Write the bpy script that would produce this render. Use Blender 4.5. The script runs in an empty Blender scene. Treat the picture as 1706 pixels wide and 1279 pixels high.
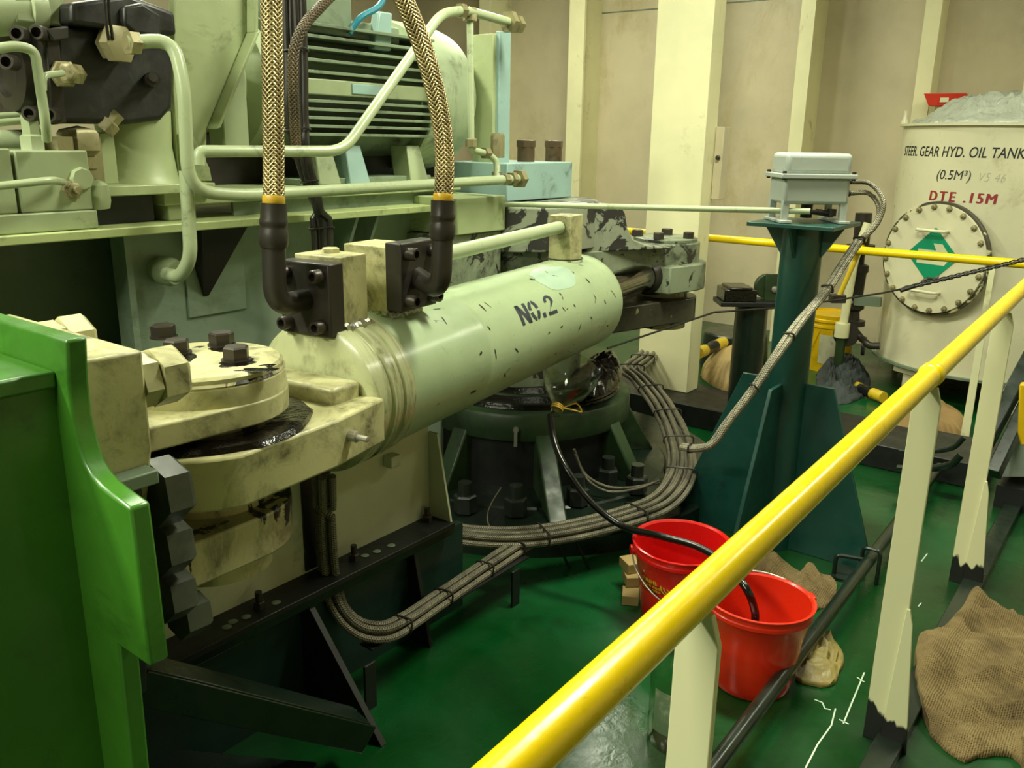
import bpy, bmesh, math, random
from mathutils import Vector as V, Matrix, noise
random.seed(7)
SC = bpy.context.scene
COL = SC.collection
PI = math.pi

# ---------------------------------------------------------------- camera
FPX, CX, CY, EYE = 1450.0, 853.0, 639.5, 1.5
TILT, ROLL = math.atan(408/FPX), math.radians(.9)
_r0 = V((.603, -.797, 0)).normalized(); _g = V((.797, .603, 0)).normalized(); _z = V((0, 0, 1))
FWD = _g*math.cos(TILT) - _z*math.sin(TILT)
_u0 = _g*math.sin(TILT) + _z*math.cos(TILT)
RGT = _r0*math.cos(ROLL) + _u0*math.sin(ROLL)
UPV = -_r0*math.sin(ROLL) + _u0*math.cos(ROLL)
CAM = V((0, 0, EYE))
cam = bpy.data.cameras.new('camera'); cam_o = bpy.data.objects.new('camera', cam); COL.objects.link(cam_o)
cam.sensor_fit = 'HORIZONTAL'; cam.sensor_width = 36; cam.lens = 36*FPX/1706; cam.clip_start = .02
m = Matrix((RGT, UPV, -FWD)).transposed().to_4x4(); m.translation = CAM
cam_o.matrix_world = m
SC.camera = cam_o

# ---------------------------------------------------------------- world, lamps, exposure
W = bpy.data.worlds.new('room_ambient'); SC.world = W; W.use_nodes = True
W.node_tree.nodes['Background'].inputs[0].default_value = (.72, .8, .5, 1)
W.node_tree.nodes['Background'].inputs[1].default_value = .05
def area(name, loc, sx, sy, power, col=(.98, 1, .77), aim=None):
    l = bpy.data.lights.new(name, 'AREA'); l.shape = 'RECTANGLE'; l.size = sx; l.size_y = sy; l.energy = power; l.color = col
    o = bpy.data.objects.new(name, l); COL.objects.link(o); o.location = loc
    if aim: o.rotation_euler = (V(aim)-V(loc)).to_track_quat('-Z', 'Y').to_euler()
    return o
area('ceiling_lamp', (-.7, 2.3, 3.15), 1.3, .3, 85)
area('ceiling_lamp', (-1.8, 1.25, 2.9), .3, 1.2, 85)
area('ceiling_lamp', (2.0, 3.3, 3.3), 1.3, .3, 70)
area('ceiling_lamp', (5.2, 3.6, 3.25), .3, 1.3, 50)
area('ceiling_lamp', (2.7, .9, 3.25), .3, 1.3, 75)
area('ceiling_lamp', (5.2, -.35, 3.1), 1.3, .3, 30)
SC.view_settings.view_transform = 'Standard'; SC.view_settings.look = 'None'
SC.view_settings.exposure = 0.48; SC.view_settings.gamma = 1; SC.view_settings.use_curve_mapping = False

# ---------------------------------------------------------------- helpers
def ray(u, v): return RGT*((u-CX)/FPX) + UPV*((CY-v)/FPX) + FWD
def at(u, v, X=None, Y=None, Z=None, d=None):
    r = ray(u, v)
    k = X/r.x if X is not None else Y/r.y if Y is not None else (Z-EYE)/r.z if Z is not None else d
    return CAM + r*k
def lin(c): return tuple(((x/255)/12.92 if x/255 <= .04045 else ((x/255+.055)/1.055)**2.4) for x in c)
def rgba(c): return (*lin(c), 1)

ORG = {}
class MB:
    def __init__(s): s.v = []; s.f = []; s.u = {}
    def add(s, vs, fs, uv=None):
        b = len(s.v); s.v += [V(p) for p in vs]
        for i, f in enumerate(fs):
            if uv: s.u[len(s.f)] = uv[i]
            s.f.append(tuple(b+j for j in f))
        return s
    def box(s, lo, hi):
        x0, y0, z0 = lo; x1, y1, z1 = hi
        return s.obox(V(((x0+x1)/2, (y0+y1)/2, (z0+z1)/2)), V((1, 0, 0)), V((0, 1, 0)), V((0, 0, 1)), (x1-x0)/2, (y1-y0)/2, (z1-z0)/2)
    def obox(s, c, ax, ay, az, hx, hy, hz):
        c = V(c); vs = [c+ax*hx*i+ay*hy*j+az*hz*k for k in (-1, 1) for j in (-1, 1) for i in (-1, 1)]
        return s.add(vs, [(0, 2, 3, 1), (4, 5, 7, 6), (0, 1, 5, 4), (2, 6, 7, 3), (0, 4, 6, 2), (1, 3, 7, 5)])
    def bar(s, a, b, w, h, up=V((0, 0, 1))):          # rectangular bar from a to b
        a, b = V(a), V(b); ax = (b-a).normalized(); ay = V(up).cross(ax).normalized(); az = ax.cross(ay)
        return s.obox((a+b)/2, ax, ay, az, (b-a).length/2, w/2, h/2)
    def prism(s, pts, vec):
        pts = [V(p) for p in pts]; n = len(pts); vec = V(vec)
        nrm = V((0, 0, 0))
        for i in range(n): nrm += pts[i].cross(pts[(i+1) % n])
        if nrm.dot(vec) > 0: pts = pts[::-1]
        return s.add(pts+[p+vec for p in pts], [tuple(range(n)), tuple(range(2*n-1, n-1, -1))]+[((i+1) % n, i, n+i, n+(i+1) % n) for i in range(n)])
    def lathe(s, o, axis, prof, n=32, ref=None):        # prof: (radius, height) pairs, closed where radius is 0
        o = V(o); az = V(axis).normalized(); ax = V(ref) if ref else (V((1, 0, 0)) if abs(az.x) < .9 else V((0, 1, 0)))
        ay = az.cross(ax).normalized(); ax = ay.cross(az); vs = []; idx = []
        for r, h in prof:
            if r < 1e-6: idx.append([len(vs)]); vs.append(o+az*h)
            else:
                idx.append(list(range(len(vs), len(vs)+n)))
                vs += [o+az*h+(ax*math.cos(2*PI*i/n)+ay*math.sin(2*PI*i/n))*r for i in range(n)]
        fs = []
        for a, b in zip(idx, idx[1:]):
            for i in range(n):
                j = (i+1) % n
                if len(a) == 1 and len(b) > 1: fs.append((a[0], b[j], b[i]))
                elif len(b) == 1 and len(a) > 1: fs.append((a[i], a[j], b[0]))
                elif len(a) > 1: fs.append((a[i], a[j], b[j], b[i]))
        return s.add(vs, fs)
    def cyl(s, a, b, r, r2=None, n=28):
        a, b = V(a), V(b); h = (b-a).length
        return s.lathe(a, b-a, [(0, 0), (r, 0), (r if r2 is None else r2, h), (0, h)], n)
    def hexn(s, a, axis, r, h, ch=.12, rot=0):         # hexagonal nut / bolt head with a chamfered crown
        az = V(axis).normalized(); ref = V((1, 0, 0)) if abs(az.x) < .9 else V((0, 1, 0))
        ref = Matrix.Rotation(rot, 3, az) @ ref
        return s.lathe(a, az, [(0, 0), (r, 0), (r, h*(1-ch)), (r*.86, h), (0, h)], 6, ref)
    def tube(s, pts, r, n=12, step=.02, closed=False, smooth=True, cap=True):
        pts = [V(p) for p in pts]
        if smooth and len(pts) > 2: pts = spline(pts, step, closed)
        m_ = len(pts); vs = []; fs = []; uv = []
        t = (pts[1]-pts[0]).normalized(); nrm = t.orthogonal().normalized(); ln = 0; lens = []
        for i, p in enumerate(pts):
            a = pts[i-1] if i else (pts[-1] if closed else pts[0]); b = pts[(i+1) % m_] if (i < m_-1 or closed) else pts[i]
            t2 = (b-a).normalized() if (b-a).length > 1e-9 else t
            nrm = (nrm - t2*nrm.dot(t2)).normalized(); t = t2; bn = t.cross(nrm)
            if i: ln += (p-pts[i-1]).length
            lens.append(ln); rr = r(i/(m_-1)) if callable(r) else r
            vs += [p+(nrm*math.cos(2*PI*k/n)+bn*math.sin(2*PI*k/n))*rr for k in range(n)]
        for i in range(m_ if closed else m_-1):
            j = (i+1) % m_
            for k in range(n):
                q = (k+1) % n
                fs.append((i*n+k, i*n+q, j*n+q, j*n+k))
                l1 = lens[j] if j > i else lens[i]+step
                uv.append([(k/n, lens[i]), ((k+1)/n, lens[i]), ((k+1)/n, l1), (k/n, l1)])
        if cap and not closed:
            fs += [tuple(range(n-1, -1, -1)), tuple(range((m_-1)*n, m_*n))]; uv += [[(0, 0)]*n]*2
        return s.add(vs, fs, uv)
    def torus(s, c, axis, R, r, n=40, k=10):
        az = V(axis).normalized(); ax = az.orthogonal().normalized(); ay = az.cross(ax)
        return s.tube([V(c)+(ax*math.cos(2*PI*i/n)+ay*math.sin(2*PI*i/n))*R for i in range(n)], r, k, closed=True, smooth=False)
    def build(s, name, mat, parent=None, bevel=0, ang=35, seg=2):
        me = bpy.data.meshes.new(name)
        po = ORG[parent.name] if parent else None
        if po is None:
            xs = [v.x for v in s.v]; ys = [v.y for v in s.v]; zs = [v.z for v in s.v]
            o0 = V(((min(xs)+max(xs))/2, (min(ys)+max(ys))/2, min(zs)))
        else: o0 = po
        me.from_pydata([v-o0 for v in s.v], [], s.f)
        if s.u:
            l = me.uv_layers.new(name='UVMap')
            for p in me.polygons:
                q = s.u.get(p.index)
                if q:
                    for li, c in zip(p.loop_indices, q): l.data[li].uv = c
        bm = bmesh.new(); bm.from_mesh(me); bmesh.ops.recalc_face_normals(bm, faces=bm.faces); bm.to_mesh(me); bm.free()
        for p in me.polygons: p.use_smooth = True
        me.set_sharp_from_angle(angle=math.radians(ang))
        me.materials.append(mat)
        o = bpy.data.objects.new(name, me); COL.objects.link(o)
        if parent: o.parent = parent; o.location = (0, 0, 0)
        else: o.location = o0
        ORG[o.name] = o0
        if bevel:
            b = o.modifiers.new('bevel', 'BEVEL'); b.width = bevel; b.segments = seg; b.limit_method = 'ANGLE'; b.angle_limit = math.radians(40)
        return o
def spline(p, step, closed=False):
    out = []; n = len(p)
    for i in range(n if closed else n-1):
        p1, p2 = p[i], p[(i+1) % n]
        p0 = p[i-1] if (i or closed) else p1*2-p2
        p3 = p[(i+2) % n] if (i < n-2 or closed) else p2*2-p1
        # centripetal-ish: tangents limited by the local segment
        L = (p2-p1).length; k = max(2, int(L/step)+1)
        d1 = (p2-p0); d2 = (p3-p1)
        m1 = d1*(L/max(1e-6, (p1-p0).length+L)); m2 = d2*(L/max(1e-6, (p3-p2).length+L))
        for j in range(k):
            t = j/k; t2 = t*t; t3 = t2*t
            out.append(p1*(2*t3-3*t2+1)+m1*(t3-2*t2+t)+p2*(3*t2-2*t3)+m2*(t3-t2))
    if not closed: out.append(p[-1])
    return out
def bend(pts, r, k=5):                                   # polyline with rounded corners (pipe bends)
    pts = [V(p) for p in pts]; out = [pts[0]]
    for a, b, c in zip(pts, pts[1:], pts[2:]):
        d1 = (a-b); d2 = (c-b); rr = min(r, d1.length*.48, d2.length*.48)
        q0 = b+d1.normalized()*rr; q2 = b+d2.normalized()*rr
        for i in range(k+1):
            t = i/k; out.append(q0*(1-t)**2+b*2*t*(1-t)+q2*t*t)
    return out+[pts[-1]]
def thing(name, label, cat, loc, group=None):
    o = bpy.data.objects.new(name, None); COL.objects.link(o); o.location = loc; o.empty_display_size = .05
    ORG[o.name] = V(loc); return tag(o, label, cat, group)
def tag(o, label, cat, group=None, kind=None):
    o['label'] = label; o['category'] = cat
    if group: o['group'] = group
    if kind: o['kind'] = kind
    return o
def struct(o): o['kind'] = 'structure'; return o
def dup(o, loc=None, rotz=None, label=None, group=None, parent=None):
    c = o.copy(); COL.objects.link(c); c.parent = parent; ORG[c.name] = V(loc) if loc is not None else ORG[o.name]
    if loc is not None: c.location = loc
    if rotz is not None: c.rotation_euler = (0, 0, rotz)
    if label: c['label'] = label
    if group: c['group'] = group
    for ch in list(o.children): dup(ch, parent=c)
    return c

# ---------------------------------------------------------------- materials
class NT:
    def __init__(s, name):
        s.m = bpy.data.materials.new(name); s.m.use_nodes = True; s.t = s.m.node_tree; s.b = s.t.nodes['Principled BSDF']
        s.co = s.t.nodes.new('ShaderNodeTexCoord').outputs['Object']
    def n(s, k, **kw):
        x = s.t.nodes.new(k)
        for a, v in kw.items():
            if a.startswith('i_'): x.inputs[a[2:].replace('_', ' ')].default_value = v
            else: setattr(x, a, v)
        return x
    def l(s, a, b): s.t.links.new(a, b)
    def noise(s, scale, detail=4, rough=.6, co=None, stretch=None, dist=0):
        x = s.n('ShaderNodeTexNoise', i_Scale=scale, i_Detail=detail, i_Roughness=rough, i_Distortion=dist)
        c = co or s.co
        if stretch:
            mp = s.n('ShaderNodeMapping'); mp.inputs['Scale'].default_value = stretch; s.l(c, mp.inputs[0]); c = mp.outputs[0]
        s.l(c, x.inputs['Vector']); return x.outputs['Fac']
    def ramp(s, fac, *st):
        r = s.n('ShaderNodeValToRGB'); e = r.color_ramp.elements
        while len(e) < len(st): e.new(.5)
        for q, (p, c) in zip(e, st): q.position = p; q.color = c if len(c) == 4 else (*c, 1)
        s.l(fac, r.inputs[0]); return r.outputs[0]
    def mix(s, fac, a, b, mode='MIX'):
        x = s.n('ShaderNodeMix', data_type='RGBA', blend_type=mode)
        if isinstance(fac, (int, float)): x.inputs[0].default_value = fac
        else: s.l(fac, x.inputs[0])
        for k, q in ((6, a), (7, b)):
            if isinstance(q, tuple): x.inputs[k].default_value = q
            else: s.l(q, x.inputs[k])
        return x.outputs[2]
    def bump(s, fac, strength=.2, dist=.01):
        b = s.n('ShaderNodeBump'); b.inputs['Strength'].default_value = strength; b.inputs['Distance'].default_value = dist
        s.l(fac, b.inputs['Height']); s.l(b.outputs[0], s.b.inputs['Normal'])
G0, G1 = (0, 0, 0), (1, 1, 1)
def paint(name, base, rough=.4, dirt=(35, 30, 20), amt=.5, dscale=4, fine=35, var=.12, metal=0, stretch=None, bump=.08, coat=0, chip=None, chip_amt=.62, chip_scale=9, bscale=60):
    t = NT(name); b = rgba(base); lo = rgba(tuple(x*(1-var) for x in base)); hi = rgba(tuple(min(255, x*(1+var*.6)) for x in base))
    c = t.ramp(t.noise(2.2, 5), (.3, lo), (.55, b), (.8, hi))
    if amt > 0:
        big = t.noise(dscale, 8, .72, stretch=stretch, dist=.6); sm = t.noise(fine, 4, .7)
        f = t.n('ShaderNodeMath', operation='MULTIPLY'); t.l(t.ramp(big, (.62-.16*amt, G0), (.78-.1*amt, G1)), f.inputs[0]); t.l(t.ramp(sm, (.3, G0), (.56, G1)), f.inputs[1])
        c = t.mix(f.outputs[0], c, rgba(dirt))
    if chip:
        ch = t.ramp(t.noise(chip_scale, 6, .62, dist=.8, stretch=stretch), (chip_amt, G0), (chip_amt+.02, G1)); c = t.mix(ch, c, rgba(chip))
    t.l(c, t.b.inputs['Base Color'])
    rr = t.ramp(t.noise(14, 4), (.3, (rough*.75,)*3), (.75, (min(1, rough*1.35),)*3)); t.l(rr, t.b.inputs['Roughness'])
    t.b.inputs['Metallic'].default_value = metal
    if coat: t.b.inputs['Coat Weight'].default_value = coat; t.b.inputs['Coat Roughness'].default_value = .15
    if bump: t.bump(t.noise(bscale, 3), bump, .004)
    return t.m
M = {}
M['barrel'] = paint('barrel_paint', (168, 186, 146), .34, (58, 52, 34), .12, 5, 40, .07, coat=.12, chip=(48, 48, 40), chip_amt=.70, chip_scale=14)
M['endcap'] = paint('streaked_cap_paint', (188, 192, 146), .3, (60, 48, 24), .75, 5, 18, .1, stretch=(3.5, .5, .5), coat=.2)
M['cream'] = paint('cream_machine_paint', (196, 192, 142), .38, (52, 42, 22), 1.0, 6, 20, .1)
M['creamw'] = paint('web_cream_paint', (190, 194, 164), .45, (60, 58, 40), .6, 3, 18, .1)
M['grease'] = paint('black_grease', (16, 12, 9), .16, (40, 32, 24), .5, 9, 30, .3, bump=.6)
M['stain'] = paint('grease_stained_cream', (190, 184, 140), .36, (24, 16, 9), .9, 6, 12, .15, stretch=(1, 1, .4), chip=(26, 17, 10), chip_amt=.555, chip_scale=9)
M['pale'] = paint('pale_green_paint', (156, 168, 130), .4, (60, 66, 44), .4, 4, 25, .12)
M['palelt'] = paint('light_green_paint', (164, 176, 130), .42, (66, 70, 44), .45, 5, 22, .12)
M['flake'] = paint('flaking_green_paint', (146, 152, 130), .42, (40, 38, 32), .4, 6, 20, .12, chip=(48, 47, 45), chip_amt=.5, chip_scale=8)
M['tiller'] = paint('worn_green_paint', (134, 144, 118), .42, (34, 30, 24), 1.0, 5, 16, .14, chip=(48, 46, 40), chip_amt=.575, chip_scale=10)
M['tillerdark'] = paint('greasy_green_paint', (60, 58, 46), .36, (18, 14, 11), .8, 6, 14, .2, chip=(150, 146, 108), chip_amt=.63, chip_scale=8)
M['patch'] = paint('touch_up_paint', (166, 190, 168), .38, amt=0, bump=0)
M['bluegrey'] = paint('blue_grey_paint', (148, 178, 172), .42, (70, 76, 66), .3, 6, 30, .08)
M['motor'] = paint('motor_green_paint', (126, 142, 116), .4, (34, 34, 26), .55, 4, 20, .14)
M['cowl'] = paint('cowl_green_paint', (164, 178, 144), .42, (60, 62, 44), .65, 6, 24, .14, stretch=(1, 1, .35))
M['pipe'] = paint('pipe_green_paint', (168, 180, 142), .33, (70, 64, 40), .3, 8, 40, .08)
M['black'] = paint('black_pump_paint', (26, 26, 24), .42, (66, 64, 56), .35, 6, 30, .2)
M['dark'] = paint('dark_metal', (52, 48, 42), .42, (30, 26, 22), .4, 8, 30, .2, metal=.3)
M['bolt'] = paint('bolt_steel', (66, 60, 54), .4, (28, 24, 20), .5, 20, 60, .2, metal=.5)
M['brownnut'] = paint('rusty_brown_nut', (84, 68, 46), .5, (40, 30, 20), .5, 12, 40, .2, metal=.2)
M['void'] = paint('black_steel_and_gap_shade', (22, 24, 22), .45, (8, 9, 8), .4, 4, 20, .2)  # black steel; the same colour is painted in as shade in gaps and recesses
M['deepgreen'] = paint('deep_green_steel', (20, 34, 24), .32, (8, 10, 8), .5, 4, 20, .25, coat=.2)
M['nutdark'] = paint('dark_green_nut', (40, 46, 40), .35, (14, 16, 14), .6, 14, 40, .2, coat=.2)
M['carrier'] = paint('carrier_green_paint', (40, 62, 32), .45, (12, 13, 9), .8, 3.5, 14, .25)
M['bracket'] = paint('bright_green_paint', (64, 122, 34), .36, (30, 66, 16), .6, 3, 16, .14, coat=.2)
M['deepteal'] = paint('dark_teal_plinth', (30, 54, 48), .35, (10, 16, 14), .6, 3, 14, .2, coat=.2)
M['teal'] = paint('teal_pedestal_paint', (20, 72, 63), .38, (18, 40, 38), .4, 4, 20, .14, coat=.15)
M['yellow'] = paint('yellow_rail_paint', (240, 206, 0), .26, (120, 96, 10), .2, 7, 30, .05, coat=.12, chip=(110, 84, 10), chip_amt=.71, chip_scale=18)
M['post'] = paint('cream_post_paint', (224, 222, 178), .4, (150, 138, 92), .3, 5, 30, .05)
M['wall'] = paint('cream_wall_paint', (198, 187, 156), .5, (168, 152, 104), .35, 1.6, 9, .07, stretch=(1, 1, .35))
M['column'] = paint('cream_column_paint', (226, 222, 178), .45, (120, 100, 64), .2, 2.5, 20, .05)
M['tank'] = paint('tank_cream_paint', (214, 210, 178), .34, (150, 140, 104), .25, 2.5, 12, .05, coat=.15)
M['tankdark'] = paint('chipped_flange', (70, 66, 50), .5, (38, 34, 24), .5, 9, 30, .2, chip=(196, 190, 150), chip_amt=.56, chip_scale=8)
M['boxgrey'] = paint('box_grey_paint', (168, 176, 168), .34, (110, 112, 96), .2, 6, 30, .05)
M['steel'] = paint('bright_steel', (186, 184, 172), .3, (60, 54, 44), .4, 10, 40, .1, metal=.7)
M['chrome'] = paint('chromed_rod', (120, 114, 108), .12, (40, 34, 28), .3, 8, 30, .05, metal=1, bump=0)
M['fitting'] = paint('brass_olive_fitting', (150, 142, 104), .4, (52, 44, 28), .6, 14, 40, .15, metal=.25)
M['ink'] = paint('stencil_ink', (46, 48, 62), .5, amt=0, bump=0)
M['blackink'] = paint('black_ink', (24, 30, 26), .5, amt=0, bump=0)
M['redink'] = paint('red_ink', (150, 40, 44), .5, amt=0, bump=0)
M['pencil'] = paint('pencil_grey', (178, 174, 150), .6, amt=0, bump=0)
M['signgreen'] = paint('sign_green', (0, 146, 104), .35, amt=0, bump=0)
M['signwhite'] = paint('sign_cream', (214, 214, 176), .4, amt=0, bump=0)
M['red'] = paint('red_bucket_plastic', (206, 20, 18), .3, (120, 12, 8), .2, 5, 30, .06, coat=.3, bump=.02)
M['red2'] = paint('orange_red_bucket_plastic', (206, 40, 14), .32, (120, 20, 8), .2, 5, 30, .06, coat=.3, bump=.02)
M['redtray'] = paint('red_tray_plastic', (214, 54, 34), .4, amt=0)
M['gold'] = paint('gold_print', (206, 166, 40), .4, (150, 40, 20), .3, 60, 90, .1, bump=0)
M['ybucket'] = paint('yellow_bucket_plastic', (228, 186, 10), .35, (150, 110, 8), .3, 6, 20, .06, coat=.2)
M['paper'] = paint('paper_label', (206, 204, 170), .6, (120, 116, 92), .6, 20, 50, .05)
M['rubber'] = paint('black_rubber', (20, 18, 16), .25, amt=0, bump=0)
M['cableblk'] = paint('dark_cable', (40, 37, 33), .4, (64, 60, 50), .3, 30, 60, .2)
M['nutgrey'] = paint('dark_grey_green_nut', (62, 68, 55), .45, (30, 32, 26), .7, 6, 20, .2)
M['greygreen'] = paint('grey_green_panel', (118, 134, 112), .5, (56, 62, 48), .6, 3, 14, .14)
M['webgreen'] = paint('frame_web_paint', (134, 150, 130), .42, (98, 104, 66), .55, 2.2, 30, .1)
M['ledge'] = paint('shelf_green_paint', (172, 184, 126), .38, (74, 80, 50), .4, 6, 25, .1)
M['chalk'] = paint('white_chalk', (196, 214, 190), .8, amt=0, bump=0)
M['tan'] = paint('tan_sack_cloth', (178, 152, 96), .8, (120, 96, 56), .5, 6, 40, .14, bump=.3)
M['brownsack'] = paint('brown_sack_cloth', (140, 112, 66), .7, (84, 64, 34), .5, 5, 30, .14, bump=.3)
M['greyrag'] = paint('dark_grey_cloth', (58, 66, 66), .75, (30, 36, 38), .5, 8, 40, .2, bump=.9, bscale=30)
M['yrag'] = paint('yellow_stained_rag', (150, 134, 70), .5, (70, 58, 24), .8, 12, 40, .2, bump=.8, bscale=35)
M['sheet'] = paint('grey_green_plastic_sheet', (176, 182, 166), .28, (84, 88, 76), .4, 9, 40, .1, coat=.3, bump=1, bscale=30)
M['cord'] = paint('yellow_cord', (206, 170, 60), .5, amt=0)
M['bluewire'] = paint('blue_wire', (40, 130, 150), .4, amt=0)
M['yhandle'] = paint('yellow_handle_plastic', (206, 176, 40), .4, (80, 66, 20), .4, 20, 40, .1)

def mk_floor():
    t = NT('green_deck_paint')
    c = t.ramp(t.noise(.9, 5, .6, dist=.5), (.3, rgba((4, 34, 6))), (.5, rgba((6, 60, 20))), (.68, rgba((16, 86, 44))), (.85, rgba((40, 108, 74))))
    c = t.mix(t.ramp(t.noise(3.1, 7, .7), (.56, G0), (.72, (.6, .6, .6))), c, rgba((4, 28, 10)))
    c = t.mix(t.ramp(t.noise(55, 2, .5), (.795, G0), (.815, G1)), c, rgba((150, 186, 150)))
    t.l(c, t.b.inputs['Base Color'])
    t.l(t.ramp(t.noise(2.3, 5), (.35, (.16,)*3), (.65, (.4,)*3)), t.b.inputs['Roughness']); t.b.inputs['Specular IOR Level'].default_value = .4
    t.b.inputs['Coat Weight'].default_value = .08; t.b.inputs['Coat Roughness'].default_value = .16
    t.bump(t.noise(9, 6, .6), .12, .02); return t.m
M['floor'] = mk_floor()
def mk_braid(name, c0, c1, ku, kv, metal, rough=.35, depth=.9):
    t = NT(name); uv = t.n('ShaderNodeUVMap').outputs[0]; sep = t.n('ShaderNodeSeparateXYZ'); t.l(uv, sep.inputs[0])
    def sn(sg):
        a = t.n('ShaderNodeMath', operation='MULTIPLY'); t.l(sep.outputs[0], a.inputs[0]); a.inputs[1].default_value = ku*2*PI
        b = t.n('ShaderNodeMath', operation='MULTIPLY_ADD'); t.l(sep.outputs[1], b.inputs[0]); b.inputs[1].default_value = sg*kv; t.l(a.outputs[0], b.inputs[2])
        s_ = t.n('ShaderNodeMath', operation='SINE'); t.l(b.outputs[0], s_.inputs[0]); return s_.outputs[0]
    p = t.n('ShaderNodeMath', operation='MAXIMUM'); t.l(sn(1), p.inputs[0]); t.l(sn(-1), p.inputs[1])
    h = t.n('ShaderNodeMath', operation='MULTIPLY_ADD'); t.l(p.outputs[0], h.inputs[0]); h.inputs[1].default_value = .5; h.inputs[2].default_value = .5
    c = t.ramp(h.outputs[0], (.2, rgba(c0)), (.75, rgba(c1)))
    c = t.mix(t.ramp(t.noise(9, 4), (.45, G0), (.75, (.7, .7, .7))), c, rgba(tuple(x*.45 for x in c0)))
    t.l(c, t.b.inputs['Base Color']); t.b.inputs['Metallic'].default_value = metal; t.b.inputs['Roughness'].default_value = rough
    t.bump(h.outputs[0], depth, .003); return t.m
M['braid'] = mk_braid('braided_brass_sleeve', (70, 58, 34), (206, 184, 134), 12, 560, .75)
M['braiddark'] = mk_braid('dark_braided_sleeve', (44, 36, 26), (96, 80, 54), 8, 520, .3, .45)
M['cablelt'] = mk_braid('light_grey_cable_sheath', (86, 82, 68), (160, 154, 132), 5, 900, .3, .4, .5)
M['cable'] = mk_braid('braided_cable_sheath', (74, 70, 58), (140, 134, 114), 5, 900, .35, .45, .6)
def mk_burlap():
    t = NT('burlap_weave'); c = t.ramp(t.noise(7, 6, .65), (.3, rgba((92, 74, 42))), (.5, rgba((138, 116, 72))), (.75, rgba((166, 144, 96))))
    w1 = t.n('ShaderNodeTexWave', i_Scale=55, i_Distortion=1.5); w1.bands_direction = 'X'; t.l(t.co, w1.inputs[0])
    w2 = t.n('ShaderNodeTexWave', i_Scale=55, i_Distortion=1.5); w2.bands_direction = 'Y'; t.l(t.co, w2.inputs[0])
    p = t.mix(1.0, w1.outputs[0], w2.outputs[0], 'MULTIPLY'); c2 = t.mix(.35, c, p, 'MULTIPLY')
    t.l(c2, t.b.inputs['Base Color']); t.b.inputs['Roughness'].default_value = .9; t.bump(p, .9, .004); return t.m
M['burlap'] = mk_burlap()
def mk_clear(name, tint=(235, 240, 225), rough=.06):
    t = NT(name); t.b.inputs['Base Color'].default_value = rgba(tint); t.b.inputs['Roughness'].default_value = rough
    t.b.inputs['Transmission Weight'].default_value = 1; t.b.inputs['IOR'].default_value = 1.4; return t.m
M['clear'] = mk_clear('clear_plastic')
def mk_postfoot():
    t = NT('post_paint_over_black_foot'); sep = t.n('ShaderNodeSeparateXYZ'); g = t.n('ShaderNodeNewGeometry'); t.l(g.outputs['Position'], sep.inputs[0])
    a = t.n('ShaderNodeMath', operation='MULTIPLY_ADD'); t.l(t.noise(26, 2, .5, stretch=(1, 1, .2)), a.inputs[0]); a.inputs[1].default_value = -.16; t.l(sep.outputs[2], a.inputs[2])
    f = t.ramp(a.outputs[0], (.005, G0), (.012, G1))
    t.l(t.mix(f, rgba((20, 22, 18)), rgba((222, 220, 176))), t.b.inputs['Base Color']); t.b.inputs['Roughness'].default_value = .4; return t.m
M['postfoot'] = mk_postfoot()

# text and curved lettering
def glyphs(body, size, shear=0, offset=0, spacing=1.0, sx=1.0):
    c = bpy.data.curves.new('glyphs', 'FONT'); c.body = body; c.size = size; c.shear = shear; c.offset = offset; c.space_character = spacing; c.align_x = 'CENTER'; c.resolution_u = 6
    o = bpy.data.objects.new('glyphs', c); COL.objects.link(o); bpy.context.view_layer.update()
    me = o.evaluated_get(bpy.context.evaluated_depsgraph_get()).to_mesh(); bm = bmesh.new(); bm.from_mesh(me)
    bmesh.ops.triangulate(bm, faces=bm.faces)
    for _ in range(2):
        es = [e for e in bm.edges if e.calc_length() > .03]
        if es: bmesh.ops.subdivide_edges(bm, edges=es, cuts=1); bmesh.ops.triangulate(bm, faces=[f for f in bm.faces if len(f.verts) > 3])
    bm.verts.index_update(); vs = [(v.co.x*sx, v.co.y) for v in bm.verts]; fs = [tuple(v.index for v in f.verts) for f in bm.faces]
    bm.free(); o.to_mesh_clear(); COL.objects.unlink(o); bpy.data.objects.remove(o); bpy.data.curves.remove(c)
    return vs, fs
def wrap(name, gl, fn, mat, parent, t=.0012):            # lettering as a thin raised film on a surface fn(x, y, height)
    vs, fs = gl; b = MB(); b.add([fn(x, y, t) for x, y in vs], fs); return b.build(name, mat, parent)

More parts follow.
